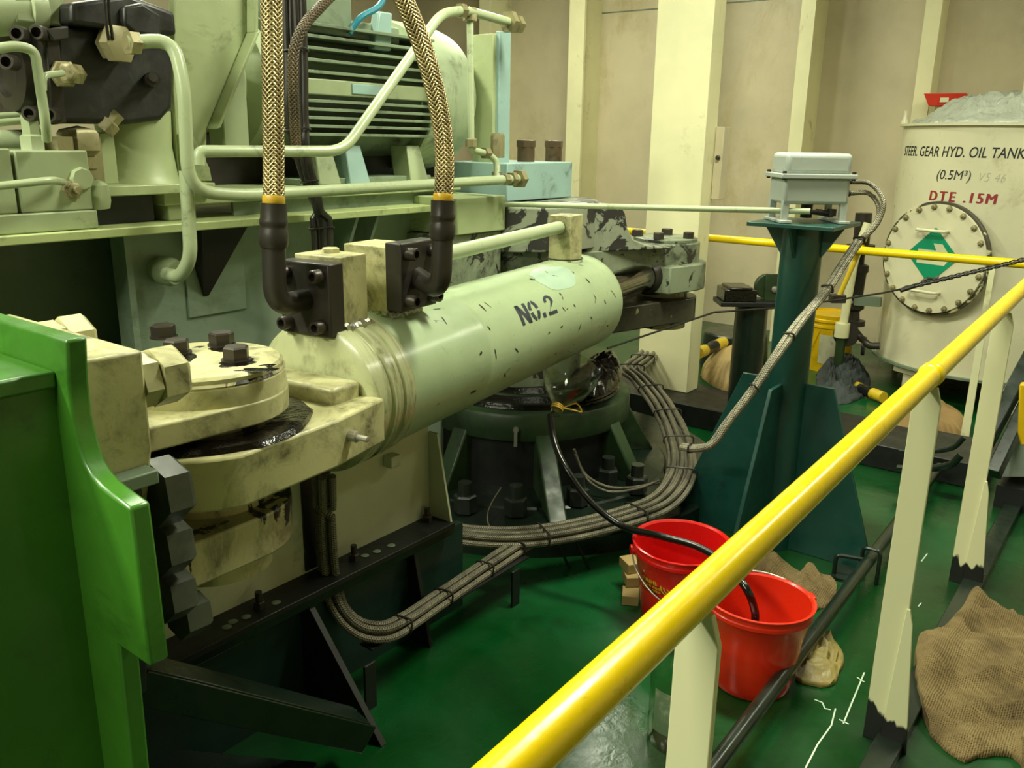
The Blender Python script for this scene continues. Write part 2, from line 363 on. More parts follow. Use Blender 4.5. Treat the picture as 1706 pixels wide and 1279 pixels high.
# crumpled heaps and cloths built over an outline
def heap(name, outline, H, mat, seed=0, base=.0, folds=7, fold_h=.3, rings=26, n=150, flat=.25, parent=None, edge=.012, cloth=False, rim=5, lift=None, crease=None, dome=0):
    pts = [V((p[0], p[1], 0)) for p in outline]; pts = spline(pts, .03, True)
    c = sum(pts, V((0, 0, 0)))/len(pts); tot = len(pts); b = MB(); vs = []; fs = []
    for k in range(rings+1):
        t = k/rings
        for i in range(n):
            q = pts[int(i*tot/n) % tot]; p = c+(q-c)*t
            if k == rings: p += V((noise.noise(p*35), noise.noise(p*35+V((9, 0, 0))), 0))*.012
            w = V((noise.noise(p*folds*.35+V((seed, 0, 1))), noise.noise(p*folds*.35+V((seed, 7, 3))), 0))*.6
            if crease: cp = V((p.x*crease[0]+p.y*crease[1], -p.x*crease[1]+p.y*crease[0], 0))
            else: cp = p
            def rg(sx, sy, o): return math.exp(-(noise.noise(V((cp.x*folds*sx+w.x+o, cp.y*folds*sy+w.y-o, seed+o)))*4.2)**2)
            g = rg(.3, 1.1, 0)*.5+rg(.9, 1.6, 4)*.28+.3*noise.noise(V((p.x*4, p.y*4, seed)))+.12*noise.noise(V((p.x*folds*2.6, p.y*folds*2.6, seed)))
            if cloth:
                z = base+edge+(H*g+dome*(1-t*t))*min(1, (1-t)*rim+.15) if k < rings else base+edge*.4
                if lift: z += lift(p)
            else:
                z = base+edge*(t < 1)+H*((1-t**3)**.6 if t < 1 else 0)*(flat+(1-flat)*(.5+.5*noise.noise(V((p.x*folds, p.y*folds, seed))))+fold_h*(g-.3))
            vs.append((p.x, p.y, max(base+.001, z)))
    for k in range(rings):
        for i in range(n):
            j = (i+1) % n; fs.append((k*n+i, k*n+j, (k+1)*n+j, (k+1)*n+i))
    m0 = len(vs); vs += [(v[0], v[1], base+.0005) for v in vs[rings*n:(rings+1)*n]]
    for i in range(n): j = (i+1) % n; fs.append((rings*n+i, rings*n+j, m0+j, m0+i))
    fs.append(tuple(m0+i for i in range(n)))
    b.add(vs, fs); return b.build(name, mat, parent, ang=70)

# ================================================================ setting
def plane_box(name, lo, hi, mat, parent=None): return struct(MB().box(lo, hi).build(name, mat, parent))
plane_box('floor', (-3, -2.6, -.05), (7.0, 6.6, 0), M['floor'])
plane_box('ceiling', (-3, -2.6, 3.4), (7.0, 6.6, 3.45), M['wall'])
wall = plane_box('wall_far', (6.95, -2.6, 0), (7.05, 6.6, 3.4), M['wall'])
plane_box('wall_left', (-3, 6.55, 0), (7.0, 6.65, 3.4), M['wall'])
plane_box('wall_right', (-3, -2.65, 0), (7.0, -2.6, 3.4), M['wall'])
for i, (y, w) in enumerate([(4.417, .153), (3.36, .12), (2.4315, .102), (1.60, .101), (.72, .11), (-.2, .11), (5.4, .12)]):
    f = MB().box((6.56, y-w, 0), (6.585, y, 3.4)).box((6.585, y-w*.5-.006, 0), (6.95, y-w*.5+.006, 3.4)).build('stiffener', M['column'], wall)
    f['kind'] = 'structure'
seam = MB()
for y0, y1 in ((2.45, 3.3), (3.5, 4.5)): seam.box((6.944, y0, 2.56), (6.953, y1, 2.568))
struct(seam.build('plate_seam', M['greygreen'], wall))
column = struct(MB().box((4.4, 2.08, .12), (4.54, 2.405, 3.4)).build('trim_1', M['column'], bevel=.004))
struct(MB().box((4.52, 2.03, 1.2), (4.6, 2.078, 1.58)).build('cover_plate', M['wall'], column, bevel=.003))
struct(MB().lathe((4.515, 2.05, 1.42), (-1, 0, 0), [(0, 0), (.012, 0), (.012, .012), (0, .02)], 10).build('cover_screw', M['bolt'], column))
struct(MB().box((4.2, .5, 0), (4.62, 3.4, .12)).build('trim_2', M['void'], bevel=.006))       # coaming the column stands on
struct(MB().box((.3, .335, 0), (4.2, .40, .03)).build('trim_3', M['deepgreen'], bevel=.003))       # flat bar along the rail
marks = MB()
for pts in ([(1405, 1205), (1440, 1120)], [(1398, 1198), (1414, 1206)], [(1428, 1128), (1440, 1136)], [(1342, 1279), (1362, 1240), (1385, 1208), (1392, 1180)], [(1357, 1165), (1370, 1170), (1374, 1180), (1384, 1182)], [(1535, 935), (1545, 922)], [(1530, 1010), (1535, 1004)]):
    q = [at(u, v, Z=.0012) for u, v in pts]
    for a, c in zip(q, q[1:]): marks.bar(a, c, .004, .0012)
struct(marks.build('chalk_line', M['chalk'], bpy.data.objects['floor']))

# ================================================================ near handrail
rail_o = thing('handrail', 'yellow pipe handrail on cream flat posts crossing the lower right foreground', 'handrail', (2.13, .39, 0))
ra, rb = at(760, 1370, Y=.385), at(1540, 635, Y=.40); dirv = (rb-ra).normalized()
rb = ra+dirv*(4.64-ra.x)/dirv.x
rp = MB(); rp.tube([ra-dirv*.25, rb], .0245, 28, smooth=False)
jn = at(1552, 625, Y=.40); jn = ra+dirv*((jn-ra).dot(dirv))
rp.lathe(jn-dirv*.02, dirv, [(.0245, 0), (.0285, .006), (.0285, .034), (.0245, .04)], 28)
rp.build('rail', M['yellow'], rail_o)
def post(x, ztop, parent, foot=.0, w=.062, y0=.39, t=.012):
    b = MB(); zt = ztop-.012
    yl, yr = y0+w*.52, y0-w*.48
    b.prism([(x, yl+.002, foot), (x, yr-.0, foot), (x, yr, zt-.04), (x, yr+.012, zt), (x, yl-.008, zt), (x, yl, zt-.045)], (t, 0, 0))
    p = b.build('post', M['postfoot'], parent, bevel=.0015)
    g = MB(); g.prism([(x-.009, yr+.022, foot+.0), (x-.009, yr-.046, foot), (x-.009, yr-.014, foot+.36), (x-.009, yr-.004, foot+.40), (x-.009, yr+.004, foot+.4)], (.008, 0, 0))
    g.build('gusset', M['postfoot'], p, bevel=.001)
for x in (.905, 2.13, 3.2, 4.3):
    k = (x-ra.x)/dirv.x; c = ra+dirv*k
    post(x, c.z-.018, rail_o, .0, .058 if x < 1 else .062, c.y)
# far handrail
rail2 = thing('handrail', 'yellow pipe handrail crossing in front of the oil tank manhole', 'handrail', (4.68, 1.2, 0))
qa, qb = at(1720, 441, X=4.68), at(1085, 388, X=4.68); dq = (qb-qa).normalized()
MB().tube([qa-dq*.45, qb+dq*1.2], .021, 20, smooth=False).build('rail', M['yellow'], rail2)
for u in (1655, 1330):
    c = at(u, 440, X=4.69); z = (qa+dq*((c-qa).dot(dq))).z
    MB().prism([(4.68, c.y-.02, 0), (4.68, c.y+.02, 0), (4.68, c.y+.012, z-.018), (4.68, c.y-.012, z-.018)], (.01, 0, 0)).build('post', M['post'], rail2)

# ================================================================ hydraulic cylinder
PSI = math.atan2(.373, 2.774); AX = V((math.cos(PSI), math.sin(PSI), 0)); NL = V((-math.sin(PSI), math.cos(PSI), 0)); PA = V((1.016, 1.587, 0))
def zc(s): return .872+.0129*(s-.3)
def cy(s, lat, z): return PA+AX*s+NL*lat+V((0, 0, z))
AXT = (cy(2, 0, zc(2))-cy(.3, 0, zc(.3))).normalized(); UPC = NL.cross(-AXT).normalized()
if UPC.z < 0: UPC = -UPC
S0, S1, RC = .335, 1.885, .187
cyl = thing('hydraulic_cylinder', 'large pale green hydraulic ram cylinder stencilled NO. 2', 'hydraulic cylinder', cy(1.1, 0, zc(1.1)-.19))
A0 = cy(0, 0, zc(0))
b = MB(); R = RC
prof = [(0, S0), (R-.014, S0), (R+.004, S0+.012), (R+.004, S0+.055), (R-.002, S0+.06), (R-.002, S0+.072), (R+.005, S0+.078), (R+.005, S0+.1), (R-.001, S0+.106), (R-.001, S0+.118), (R+.004, S0+.124), (R+.004, S0+.165), (R-.004, S0+.172), (R-.004, .86), (R-.001, .87), (R-.001, .885), (R-.004, .895), (R-.004, S1-.03), (R-.012, S1-.008), (R-.03, S1), (.075, S1), (.075, S1+.01), (0, S1+.01)]
b.lathe(A0, AXT, prof[:13], 96, UPC); b.build('end_cap', M['endcap'], cyl)
b = MB(); b.lathe(A0, AXT, [(R-.03, S0+.16)]+prof[12:], 96, UPC)
def brl(s, th, r): return A0+AXT*s+(UPC*math.sin(th)-NL*math.cos(th))*r
nb_ = len(b.f); rnd = random.Random(3)
for k in range(46):
    s0, th0, ln_, w_, a0_ = rnd.uniform(.62, 1.82), math.radians(rnd.uniform(-25, 75)), rnd.uniform(.008, .034), rnd.uniform(.0012, .0045), rnd.uniform(0, PI)
    if abs(s0-1.2) < .17 and abs(th0-.54) < .42: continue
    top, bot = [], []
    for q in range(7):
        f = q/6-.5; w2 = w_*(1-4*f*f)**.5*rnd.uniform(.4, 1.3)+.0002; x, y = f*ln_*math.cos(a0_), f*ln_*math.sin(a0_); nx, ny = -math.sin(a0_)*w2, math.cos(a0_)*w2
        top.append(brl(s0+x+nx, th0+(y+ny)/RC, RC-.0032)); bot.append(brl(s0+x-nx, th0+(y-ny)/RC, RC-.0032))
    b.add(top+bot, [(q, q+1, q+8, q+7) for q in range(6)])
b_o = b.build('barrel', M['barrel'], cyl); b_o.data.materials.append(M['dark'])
for p in b_o.data.polygons[nb_:]: p.material_index = 1
# eye tongue round the left pin
ZE0, ZE1 = .80, .908
def eye_poly(z, r, s_end, wn, k=20):
    pts = [cy(r*math.cos(a), r*math.sin(a), z) for a in [PI/2+.45+(PI-.9)*i/k for i in range(k+1)]]
    return pts+[cy(.16, -wn*1.0, z), cy(s_end, -wn*.92, z), cy(s_end, wn*.92, z), cy(.16, wn, z)]
b = MB(); b.prism(eye_poly(ZE0, .24, S0+.01, .228), V((0, 0, ZE1-ZE0))); b.build('eye', M['cream'], cyl, bevel=.006)
b = MB(); b.obox(cy(S0-.055, 0, .875), AX, NL, V((0, 0, 1)), .048, .152, .072); b.build('neck', M['cream'], cyl, bevel=.01)
b = MB()
for k, (r0, r1) in enumerate(((.12, .236),)):
    n = 60; vs = []; fs = []
    for i in range(n):
        a = 2*PI*i/n; j = .012*noise.noise(V((math.cos(a)*3, math.sin(a)*3, 2)))
        for rr, zz in ((r0, .006), (.19, .016+.008*noise.noise(V((math.cos(a)*6, math.sin(a)*6, 4)))), (.215, .012), (r1-.014+j, .001)):
            vs.append(cy(rr*math.cos(a), rr*math.sin(a), ZE1+zz))
    for i in range(n):
        for q in range(3): fs.append((i*4+q, ((i+1) % n)*4+q, ((i+1) % n)*4+q+1, i*4+q+1))
    b.add(vs, fs)
g_ = b.build('grease_smear', M['grease'], cyl); g_['label'] = 'black wet grease ring on the eye'
p = at(540, 738, Y=1.46); q = cy(.2, -.225, .86)
MB().lathe(q, -NL, [(0, 0), (.013, 0), (.013, .02), (.007, .022), (.007, .05), (0, .052)], 10).build('grease_nipple', M['steel'], cyl)
# port blocks
def weld(c, a, ln, r=.0115):
    w = MB(); a = V(a).normalized(); c = V(c)
    w.tube([c-a*ln/2+a*ln*i/14+V((0, 0, .004*math.sin(i*2.3))) for i in range(15)], lambda t: r*(1+.25*math.sin(t*40)), 8, smooth=False); return w
def capscrew(o, axis, parent, r=.013, h=.018):
    b = MB(); b.lathe(o, axis, [(0, 0), (r, 0), (r, h*.9), (r*.9, h), (r*.62, h), (r*.55, h*.45), (0, h*.45)], 16); return b.build('cap_screw', M['bolt'], parent)
b1 = MB().obox(cy(.427, .01, 1.125), AX, NL, V((0, 0, 1)), .052, .07, .098).build('port_block', M['cream'], cyl, bevel=.003)
weld(cy(.43, -.066, 1.05), AX, .1).build('weld_bead', M['steel'], b1)
b2 = MB().obox(cy(.625, .01, 1.13), AX, NL, V((0, 0, 1)), .066, .07, .1).build('port_block', M['cream'], cyl, bevel=.003)
weld(cy(.625, -.064, 1.052), AX, .13).build('weld_bead', M['steel'], b2)
weld(cy(.555, 0, 1.055), NL, .12, .006).build('weld_bead', M['pale'], b2)
pl = MB(); pc = cy(.44, .02, 1.223); pl.hexn(pc, (0, 0, 1), .022, .012); pl.build('plug', M['cream'], b1)
# indicator tube along the barrel and its bracket
tb = MB(); tb.tube([cy(.69, 0, 1.165), cy(1.66, 0, 1.192)], .0225, 20, smooth=False); tb.build('side_tube', M['pipe'], cyl)
bk = MB(); bk.obox(cy(1.715, 0, 1.14), AX, NL, V((0, 0, 1)), .05, .045, .095); bk.build('tube_bracket', M['cream'], cyl, bevel=.003)
MB().torus(cy(1.715, 0, 1.075), (0, 0, 1), .066, .0025, 24, 6).build('lashing_wire', M['dark'], cyl)
# rod and its eye
rd = MB(); rd.cyl(A0+AXT*(S1-.05), A0+AXT*2.75, .066, n=40); rd.build('rod', M['chrome'], cyl)
pin2 = cy(2.799, 0, 0)
zr = zc(2.78)
rodeye = MB(); K = [cy(2.799+.2*math.cos(a), .2*math.sin(a), zr-.078) for a in [-PI*.62+PI*1.24*i/20 for i in range(21)]]
rodeye.prism(K+[cy(2.56, .12, zr-.078), cy(2.56, -.12, zr-.078)], (0, 0, .125)); rodeye.build('rod_eye', M['tiller'], cyl, bevel=.006)
rc = MB(); rc.lathe(A0+AXT*2.52, AXT, [(.0, 0), (.07, 0), (.088, .05), (.1, .12), (0, .12)], 32); rc.build('rod_collar', M['dark'], cyl)
# stencil
TH0 = math.radians(31); S_T = 1.205; UX, UY = .112, .068
def on_barrel(x, y, t): return brl(S_T+(x-1.05)*UX, TH0+(y-.5)*UY/RC, RC-.004+t)
let = MB()
def stroke(p, q, k=4):                                      # a quad p0 p1 / q0 q1 laid on the barrel in strips
    v_ = []
    for i in range(k+1):
        f = i/k; v_ += [on_barrel(p[0][0]*(1-f)+p[1][0]*f, p[0][1]*(1-f)+p[1][1]*f, .0012), on_barrel(q[0][0]*(1-f)+q[1][0]*f, q[0][1]*(1-f)+q[1][1]*f, .0012)]
    let.add(v_, [(2*i, 2*i+1, 2*i+3, 2*i+2) for i in range(k)])
stroke([(0, 0), (0, 1)], [(.15, 0), (.15, 1)]); stroke([(.41, 0), (.41, 1)], [(.56, 0), (.56, 1)]); stroke([(0, 1), (.39, 0)], [(.17, 1), (.56, 0)])
def arc(cx_, cy_, rx, ry, wx, wy, a0, a1, k=8):
    v_ = []
    for i in range(k+1):
        a = math.radians(a0+(a1-a0)*i/k); c_, s_ = math.cos(a), math.sin(a)
        v_ += [on_barrel(cx_+rx*c_, cy_+ry*s_, .0012), on_barrel(cx_+(rx-wx)*c_, cy_+(ry-wy)*s_, .0012)]
    let.add(v_, [(2*i, 2*i+1, 2*i+3, 2*i+2) for i in range(k)])
for a0_, a1_ in ((8, 80), (100, 172), (188, 260), (280, 352)): arc(.89, .5, .27, .52, .15, .17, a0_, a1_)
stroke([(1.25, .0), (1.25, .24)], [(1.42, .0), (1.42, .24)])
arc(1.86, .72, .25, .3, .14, .15, 190, -25, 12); stroke([(2.085, .6), (1.60, .12)], [(1.955, .65), (1.60, .0)]); stroke([(1.60, .0), (2.12, .0)], [(1.60, .17), (2.12, .17)])
let.build('lettering', M['ink'], cyl)

# paint patch on the barrel (touched-up blue grey)
pt = MB(); pv = []
for k in range(7):
    for i in range(40):
        a = 2*PI*i/40; f = k/6*(1+.18*noise.noise(V((math.cos(a)*2, math.sin(a)*2, 3)))); pv.append(brl(1.46+.13*math.cos(a)*f, math.radians(62)+.36*math.sin(a)*f, RC-.0034))
pt.add(pv, [(k*40+i, k*40+(i+1) % 40, k*40+40+(i+1) % 40, k*40+40+i) for k in range(6) for i in range(40)]); pt.build('paint_patch', M['patch'], cyl)
# ================================================================ braided hoses with flanged elbows
def flange_hose(label, fc, ax, side, elbow, braid, r=.0235):
    h = thing('hydraulic_hose', label, 'hose', fc, 'braided hoses on the ram cylinder')
    ax = V(ax).normalized(); sd = V(side).normalized(); up = V((0, 0, 1))
    f = MB().obox(fc+ax*.026, ax, sd, up, .026, .078, .088).build('flange', M['dark'], h, bevel=.004)
    for i in (-1, 1):
        for j in (-1, 1): capscrew(fc+ax*.052+sd*.052*i+up*.06*j, ax, f, .0165, .03)
    e = MB(); e.tube(elbow, .0265, 20, step=.012); e.build('elbow', M['dark'], h)
    top = V(braid[0])
    sl = MB(); d = (V(braid[1])-top).normalized()
    base = V(elbow[-1])
    sl.lathe(base-d*.01, top-base, [(0, 0), (.029, 0), (.0325, .01), (.0325, .035), (.0295, .042), (.0295, .048), (.0315, .052), (.0315, .06), (.0295, .066), (.0295, (top-base).length+.012), (.0, (top-base).length+.012)], 28)
    sl.build('sleeve', M['dark'], h)
    cr = MB(); cr.lathe(top, d, [(r, 0), (r+.0015, .004), (r+.0015, .014), (r, .018)], 24); cr.build('brass_ferrule', M['gold'], h)
    bd = MB(); bd.tube(braid, r, 24, step=.012); bd.build('braid', M['braid'], h)
    return h
f1 = cy(.375, .004, 1.125)
flange_hose('brassy braided hydraulic hose standing straight up from the left flanged elbow on the ram', f1, -AX, NL,
    bend([f1-AX*.03, at(458, 512, Y=1.62), at(456, 405, Y=1.62)], .09, 8),
    [at(456, 340, Y=1.62), at(456, 240, Y=1.63), at(454, 120, Y=1.64), at(452, 0, Y=1.66), at(450, -140, Y=1.68), V((1.36, 1.74, 2.7)), V((1.36, 1.78, 3.4))])
f2 = cy(.63, -.06, 1.155)
e2 = at(737, 392, Y=1.46)
flange_hose('brassy braided hydraulic hose curving up and left from the right flanged elbow on the ram', f2, -NL, AX,
    bend([f2-NL*.03, at(735, 488, Y=1.46), e2], .085, 8),
    [at(738, 335, Y=1.46), at(741, 270, Y=1.465), at(733, 190, Y=1.48), at(708, 90, Y=1.5), at(673, 0, Y=1.53), at(620, -110, Y=1.57), V((1.52, 1.66, 2.3)), V((1.44, 1.74, 2.8)), V((1.44, 1.78, 3.4))])

# ================================================================ left clevis, pin and end bracket
clv = thing('clevis_bracket', 'cream cast clevis clamping the near end eye of the ram', 'clevis', (1.016, 1.587, .6))
def lug(z0, z1, r, xe, half):
    pts = [PA+V((r*math.cos(a), r*math.sin(a), z0)) for a in [-PI/2+PI*i/24 for i in range(25)]]
    return MB().prism(pts+[V((xe, PA.y+half, z0)), V((xe, PA.y-half, z0))], (0, 0, z1-z0))
b = lug(.937, .985, .174, .66, .15); b.lathe(PA+V((0, 0, .98)), (0, 0, 1), [(.0, 0), (.172, 0), (.170, .046), (0, .046)], 64); b.build('upper_lug', M['cream'], clv, bevel=.004)
b = lug(.64, .735, .168, .69, .17); b.build('lower_lug', M['stain'], clv, bevel=.005)
b = MB().prism([(.634, 1.33, .985), (.634, 1.33, 1.155), (.634, 1.80, 1.155), (.634, 1.80, .60), (.634, 1.45, .60)], (.111, 0, 0)); b.build('mounting_block', M['cream'], clv, bevel=.005)
for (u, v) in ((262, 628), (112, 548)):
    c = at(u, v, X=.79) if u > 200 else at(u, v+22, X=.79)
    n_ = MB(); o = V((.745, c.y, c.z)); n_.hexn(o, (1, 0, 0), .047, .034, .1, .2); n_.hexn(o+V((.034, 0, 0)), (1, 0, 0), .052, .052, .16, .5); n_.build('hex_nut', M['cream'], clv)
b = MB().box((.634, 1.30, .93), (.735, 1.5, .955)); b.build('ledge_plate', M['greygreen'], clv, bevel=.003)
b = MB().prism([(.655, 1.32, .93), (.655, 1.62, .93), (.655, 1.62, .5), (.655, 1.38, .5), (.655, 1.32, .8)], (.06, 0, 0)); b.build('lower_block', M['void'], clv, bevel=.006)
for i, (u, v, r) in enumerate(((278, 815, .062), (283, 905, .056), (290, 985, .052), (318, 1020, .045))):
    c = at(u, v, Y=1.36+.02*i); b = MB(); b.hexn((c.x-.03, c.y, c.z), (1, 0, -.05), r, .055, .18, .3); b.build('hex_nut', M['nutgrey'], clv)
pin = thing('pivot_pin', 'round cream pin cap with four dark hex bolts at the near end of the ram', 'pivot pin', (1.016, 1.587, .63))
b = MB(); b.lathe(PA+V((0, 0, 1.027)), (0, 0, 1), [(0, 0), (.164, 0), (.166, .014), (.160, .02), (0, .02)], 64); b.build('cap_plate', M['cream'], pin)
b = MB(); b.cyl(PA+V((0, 0, .58)), PA+V((0, 0, 1.03)), .12); b.build('shaft', M['stain'], pin)
b = MB(); b.lathe(PA+V((0, 0, 1.024)), (0, 0, 1), [(.168, 0), (.1705, .004), (.1665, .009), (.164, .006)], 64); b.build('grease_ring', M['stain'], pin)
for (u, v) in ((273, 562), (295, 588), (370, 575), (394, 600)):
    c = at(u, v, Z=1.047); b = MB(); b.lathe(c, (0, 0, 1), [(0, 0), (.031, 0), (.031, .004), (0, .004)], 20); b.hexn(c+V((0, 0, .003)), (0, 0, 1), .0275, .028, .12, u*.01); b.build('hex_bolt', M['bolt'], pin)

gz = MB()
def blot(c, r, z, seed, n=24, sx=1.0, rot=0):
    v_ = [c+V((0, 0, z))]
    for k in (.55, 1):
        for i in range(n):
            a = 2*PI*i/n; rr = r*k*(1+.45*noise.noise(V((math.cos(a)*1.7+seed, math.sin(a)*1.7, seed)))); x, y = rr*math.cos(a)*sx, rr*math.sin(a)
            v_.append(c+V((x*math.cos(rot)-y*math.sin(rot), x*math.sin(rot)+y*math.cos(rot), z if k < 1 else z-.0012)))
    gz.add(v_, [(0, 1+i, 1+(i+1) % n) for i in range(n)]+[(1+i, 1+n+i, 1+n+(i+1) % n, 1+(i+1) % n) for i in range(n)])
for (u, v, r, sx, rt_) in ((396, 604, .034, 1.2, 0), (428, 616, .018, 2.2, -.75), (446, 608, .01, 1.8, -.5), (300, 596, .034, 1.1, 1), (372, 580, .032, 1, 0), (330, 578, .008, 1.5, 0)):
    blot(at(u, v, Z=1.047), r, 1.0482-at(u, v, Z=1.047).z, u, sx=sx, rot=rt_)
gz.build('grease_smear', M['grease'], pin)
gb = thing('end_bracket', 'bright green welded steel bracket at the lower left foreground', 'bracket', (.6, 1.25, 0))
def gy(u, v): q = at(u, v, X=.6); return (q.y, q.z)
edge = [gy(110, 567), gy(113, 640), gy(120, 700), gy(131, 744), gy(140, 772), gy(152, 792), gy(166, 809), gy(183, 823), gy(216, 847), gy(231, 957), gy(250, 1112), gy(198, 1076)]
zt = edge[0][1]
poly = edge+[(1.245, .4), (1.25, 0), (2.0, 0), (2.0, zt)]
b = MB(); b.prism([(.6, y, z) for y, z in poly], (.033, 0, 0)); b.build('end_plate', M['bracket'], gb, bevel=.005)
yw = 1.338
b = MB(); b.box((-.6, yw, 0), (.6, yw+.03, 1.13)); b.build('web_plate', M['bracket'], gb)
b = MB(); b.box((-.6, yw-.012, 1.122), (.6, 2.0, 1.15)); b.build('top_plate', M['bracket'], gb, bevel=.005)

# ================================================================ foundation beam below the clevis
fb = thing('foundation_beam', 'cream fronted foundation beam with black bottom flange under the ram', 'beam', (1.3, 1.7, 0))
b = MB(); b.box((.66, 1.735, .35), (1.87, 1.75, .8)); b.build('web', M['creamw'], fb)
b = MB(); b.prism([(1.87, 1.645, .35), (1.87, 1.735, .35), (1.87, 1.735, .63), (1.87, 1.70, .63)], (.008, 0, 0)); b.build('end_gusset', M['creamw'], fb)
b = MB(); b.box((.62, 1.635, .335), (1.88, 1.80, .352)); b.build('bottom_flange', M['void'], fb, bevel=.002)
b = MB(); b.box((.62, 1.655, .3), (1.9, 1.82, .331)); b.build('sole_plate', M['deepgreen'], fb, bevel=.002)
for u, v in ((432, 1012), (590, 932), (712, 868)):
    c = at(u, v, Z=.352); b = MB(); c.y = min(c.y, 1.72); b.hexn(c, (0, 0, 1), .016, .02); b.cyl(c+V((0, 0, .02)), c+V((0, 0, .045)), .009, n=12); b.build('nut', M['bolt'], fb)
for u, v in ((378, 1044), (388, 1035), (410, 1027), (460, 1003), (608, 925), (628, 918), (652, 908)):
    c = at(u, v, Z=.3535); MB().lathe(c, (0, 0, 1), [(0, 0), (.012, 0), (.01, .001), (0, .001)], 12).build('paint_spot', M['greygreen'], fb)
b = MB(); b.box((.55, 1.69, 0), (1.98, 1.72, .3)); b.build('plinth_side', M['deepteal'], fb)
for x in (.75, 1.72):
    b = MB(); y1 = 1.6
    b.prism([(x, y1, 0), (x, 1.69, 0), (x, 1.69, .3), (x, 1.66, .3)], (.014, 0, 0)); b.build('gusset', M['void'], fb, bevel=.002)
ft = at(634, 1243, Z=.0)
b = MB(); b.prism([ft, (ft.x, 1.69, 0), (ft.x, 1.69, .3), (ft.x, 1.655, .3)], (.014, 0, 0)); b.build('brace_plate', M['void'], fb, bevel=.002)
b = MB(); b.bar(ft+V((.007, -.004, 0)), (ft.x+.007, 1.65, .3), .018, .005); b.build('brace_edge', M['void'], fb, bevel=.001)
xs0, xs1 = at(506, 880, Y=1.73).x, at(546, 880, Y=1.73).x
b = MB(); c = at(652, 765, Y=1.72); b.box((c.x-.02, 1.70, c.z-.02), (c.x+.02, 1.735, c.z+.015)); b.build('stop_lug', M['creamw'], fb, bevel=.003)
b = MB(); b.box((xs0, 1.729, .36), (xs1, 1.736, .75)); b.build('slot_shade_panel', M['void'], fb)  # black panel laid on the web, painted shade in place of an open gap

# dark channel bars lower left
def chan(label, p, w=.07, h=.03, group=None):
    c = MB(); a, d = V(p[0]), V(p[1]); c.bar(a, d, w, h); ax = (d-a).normalized(); sd = ax.cross(V((0, 0, 1))).normalized()
    c.bar(a-sd*w*.5+V((0, 0, -.03)), d-sd*w*.5+V((0, 0, -.03)), .008, .07); c.bar(a+sd*w*.5+V((0, 0, -.03)), d+sd*w*.5+V((0, 0, -.03)), .008, .07)
    return tag(c.build('channel_bar', M['deepgreen'], bevel=.002), label, 'steel channel', group)
chan('dark steel channel sloping away from the green bracket to the brace foot', (at(215, 1105, Y=1.5), at(598, 1200, Y=1.40)), .085)
chan('dark steel channel lying at the bottom edge beside the green bracket', (at(255, 1275, Z=.07), at(520, 1300, Z=.04)), .09)

# ================================================================ main frame behind the ram
fr = thing('machine_frame', 'pale green welded frame with a shelf carrying the pump and motor', 'frame', (1.6, 2.5, 0))
b = MB(); b.box((-.4, 2.25, 1.232), (2.62, 3.5, 1.256)); b.build('shelf', M['ledge'], fr, bevel=.003)
xl = at(218, 450, Y=2.38).x
b = MB(); b.box((xl, 2.38, .0), (2.66, 2.4, 1.232)); b.build('web', M['webgreen'], fr)
b = MB(); b.box((xl-.02, 2.365, .0), (xl+.0, 2.44, 1.232)); b.build('end_plate', M['webgreen'], fr)
b = MB(); b.box((-.6, 2.62, 0), (2.6, 2.64, 1.232)); b.build('back_panel', M['greygreen'], fr)
for u in (350,):
    x = at(u, 430, Y=2.32).x
    b = MB(); zb_ = at(350, 492, Y=2.378).z; xg0, xg1 = at(318, 380, Y=2.33).x, at(396, 380, Y=2.33).x; b.add([(xg0, 2.275, 1.232), (xg1, 2.275, 1.232), (xg0, 2.375, 1.232), (xg1, 2.375, 1.232), (x, 2.372, zb_), (x+.02, 2.372, zb_)], [(0, 1, 5, 4), (0, 4, 2), (1, 3, 5), (0, 2, 3, 1), (2, 4, 5, 3)]); b.build('gusset', M['dark'], fr, bevel=.002)
    b = MB(); x0 = at(305, 430, Y=2.378).x; x1 = at(405, 430, Y=2.378).x; b.box((x0, 2.373, .955), (x1, 2.381, 1.2)); b.build('doubler_plate', M['webgreen'], fr, bevel=.003)
for u in (565, 600, 700):
    x = at(u, 390, Y=2.35).x
    b = MB(); b.prism([(x, 2.26, 1.232), (x, 2.38, 1.232), (x, 2.38, 1.0), (x, 2.37, 1.0)], (.014, 0, 0)); b.build('gusset', M['webgreen'], fr)
kb = at(272, 455, Y=2.34)
b = MB(); b.lathe(kb+V((0, .05, .01)), (.25, -1, -.1), [(0, 0), (.03, 0), (.03, .03), (.042, .035), (.042, .07), (.034, .085), (.022, .085), (0, .08)], 24); b.build('drain_union', M['pale'], fr)
# skid under pump and motor
sk = thing('skid_base', 'pale green rectangular steel skid under the electric motor', 'base frame', (2.1, 2.6, 1.256))
x0, x1 = at(275, 345, Y=2.33).x, 2.72
b = MB(); b.box((x0, 2.33, 1.3), (x1, 2.95, 1.336)); b.build('top_plate', M['palelt'], sk, bevel=.003)
b = MB(); b.box((x0+.25, 2.36, 1.256), (x1, 2.372, 1.3)); b.build('side_rail', M['greygreen'], sk)
for x in (x0+.015, x1-.1): b = MB(); b.box((x, 2.34, 1.256), (x+.08, 2.9, 1.3)); b.build('foot_bar', M['palelt'], sk, bevel=.003)
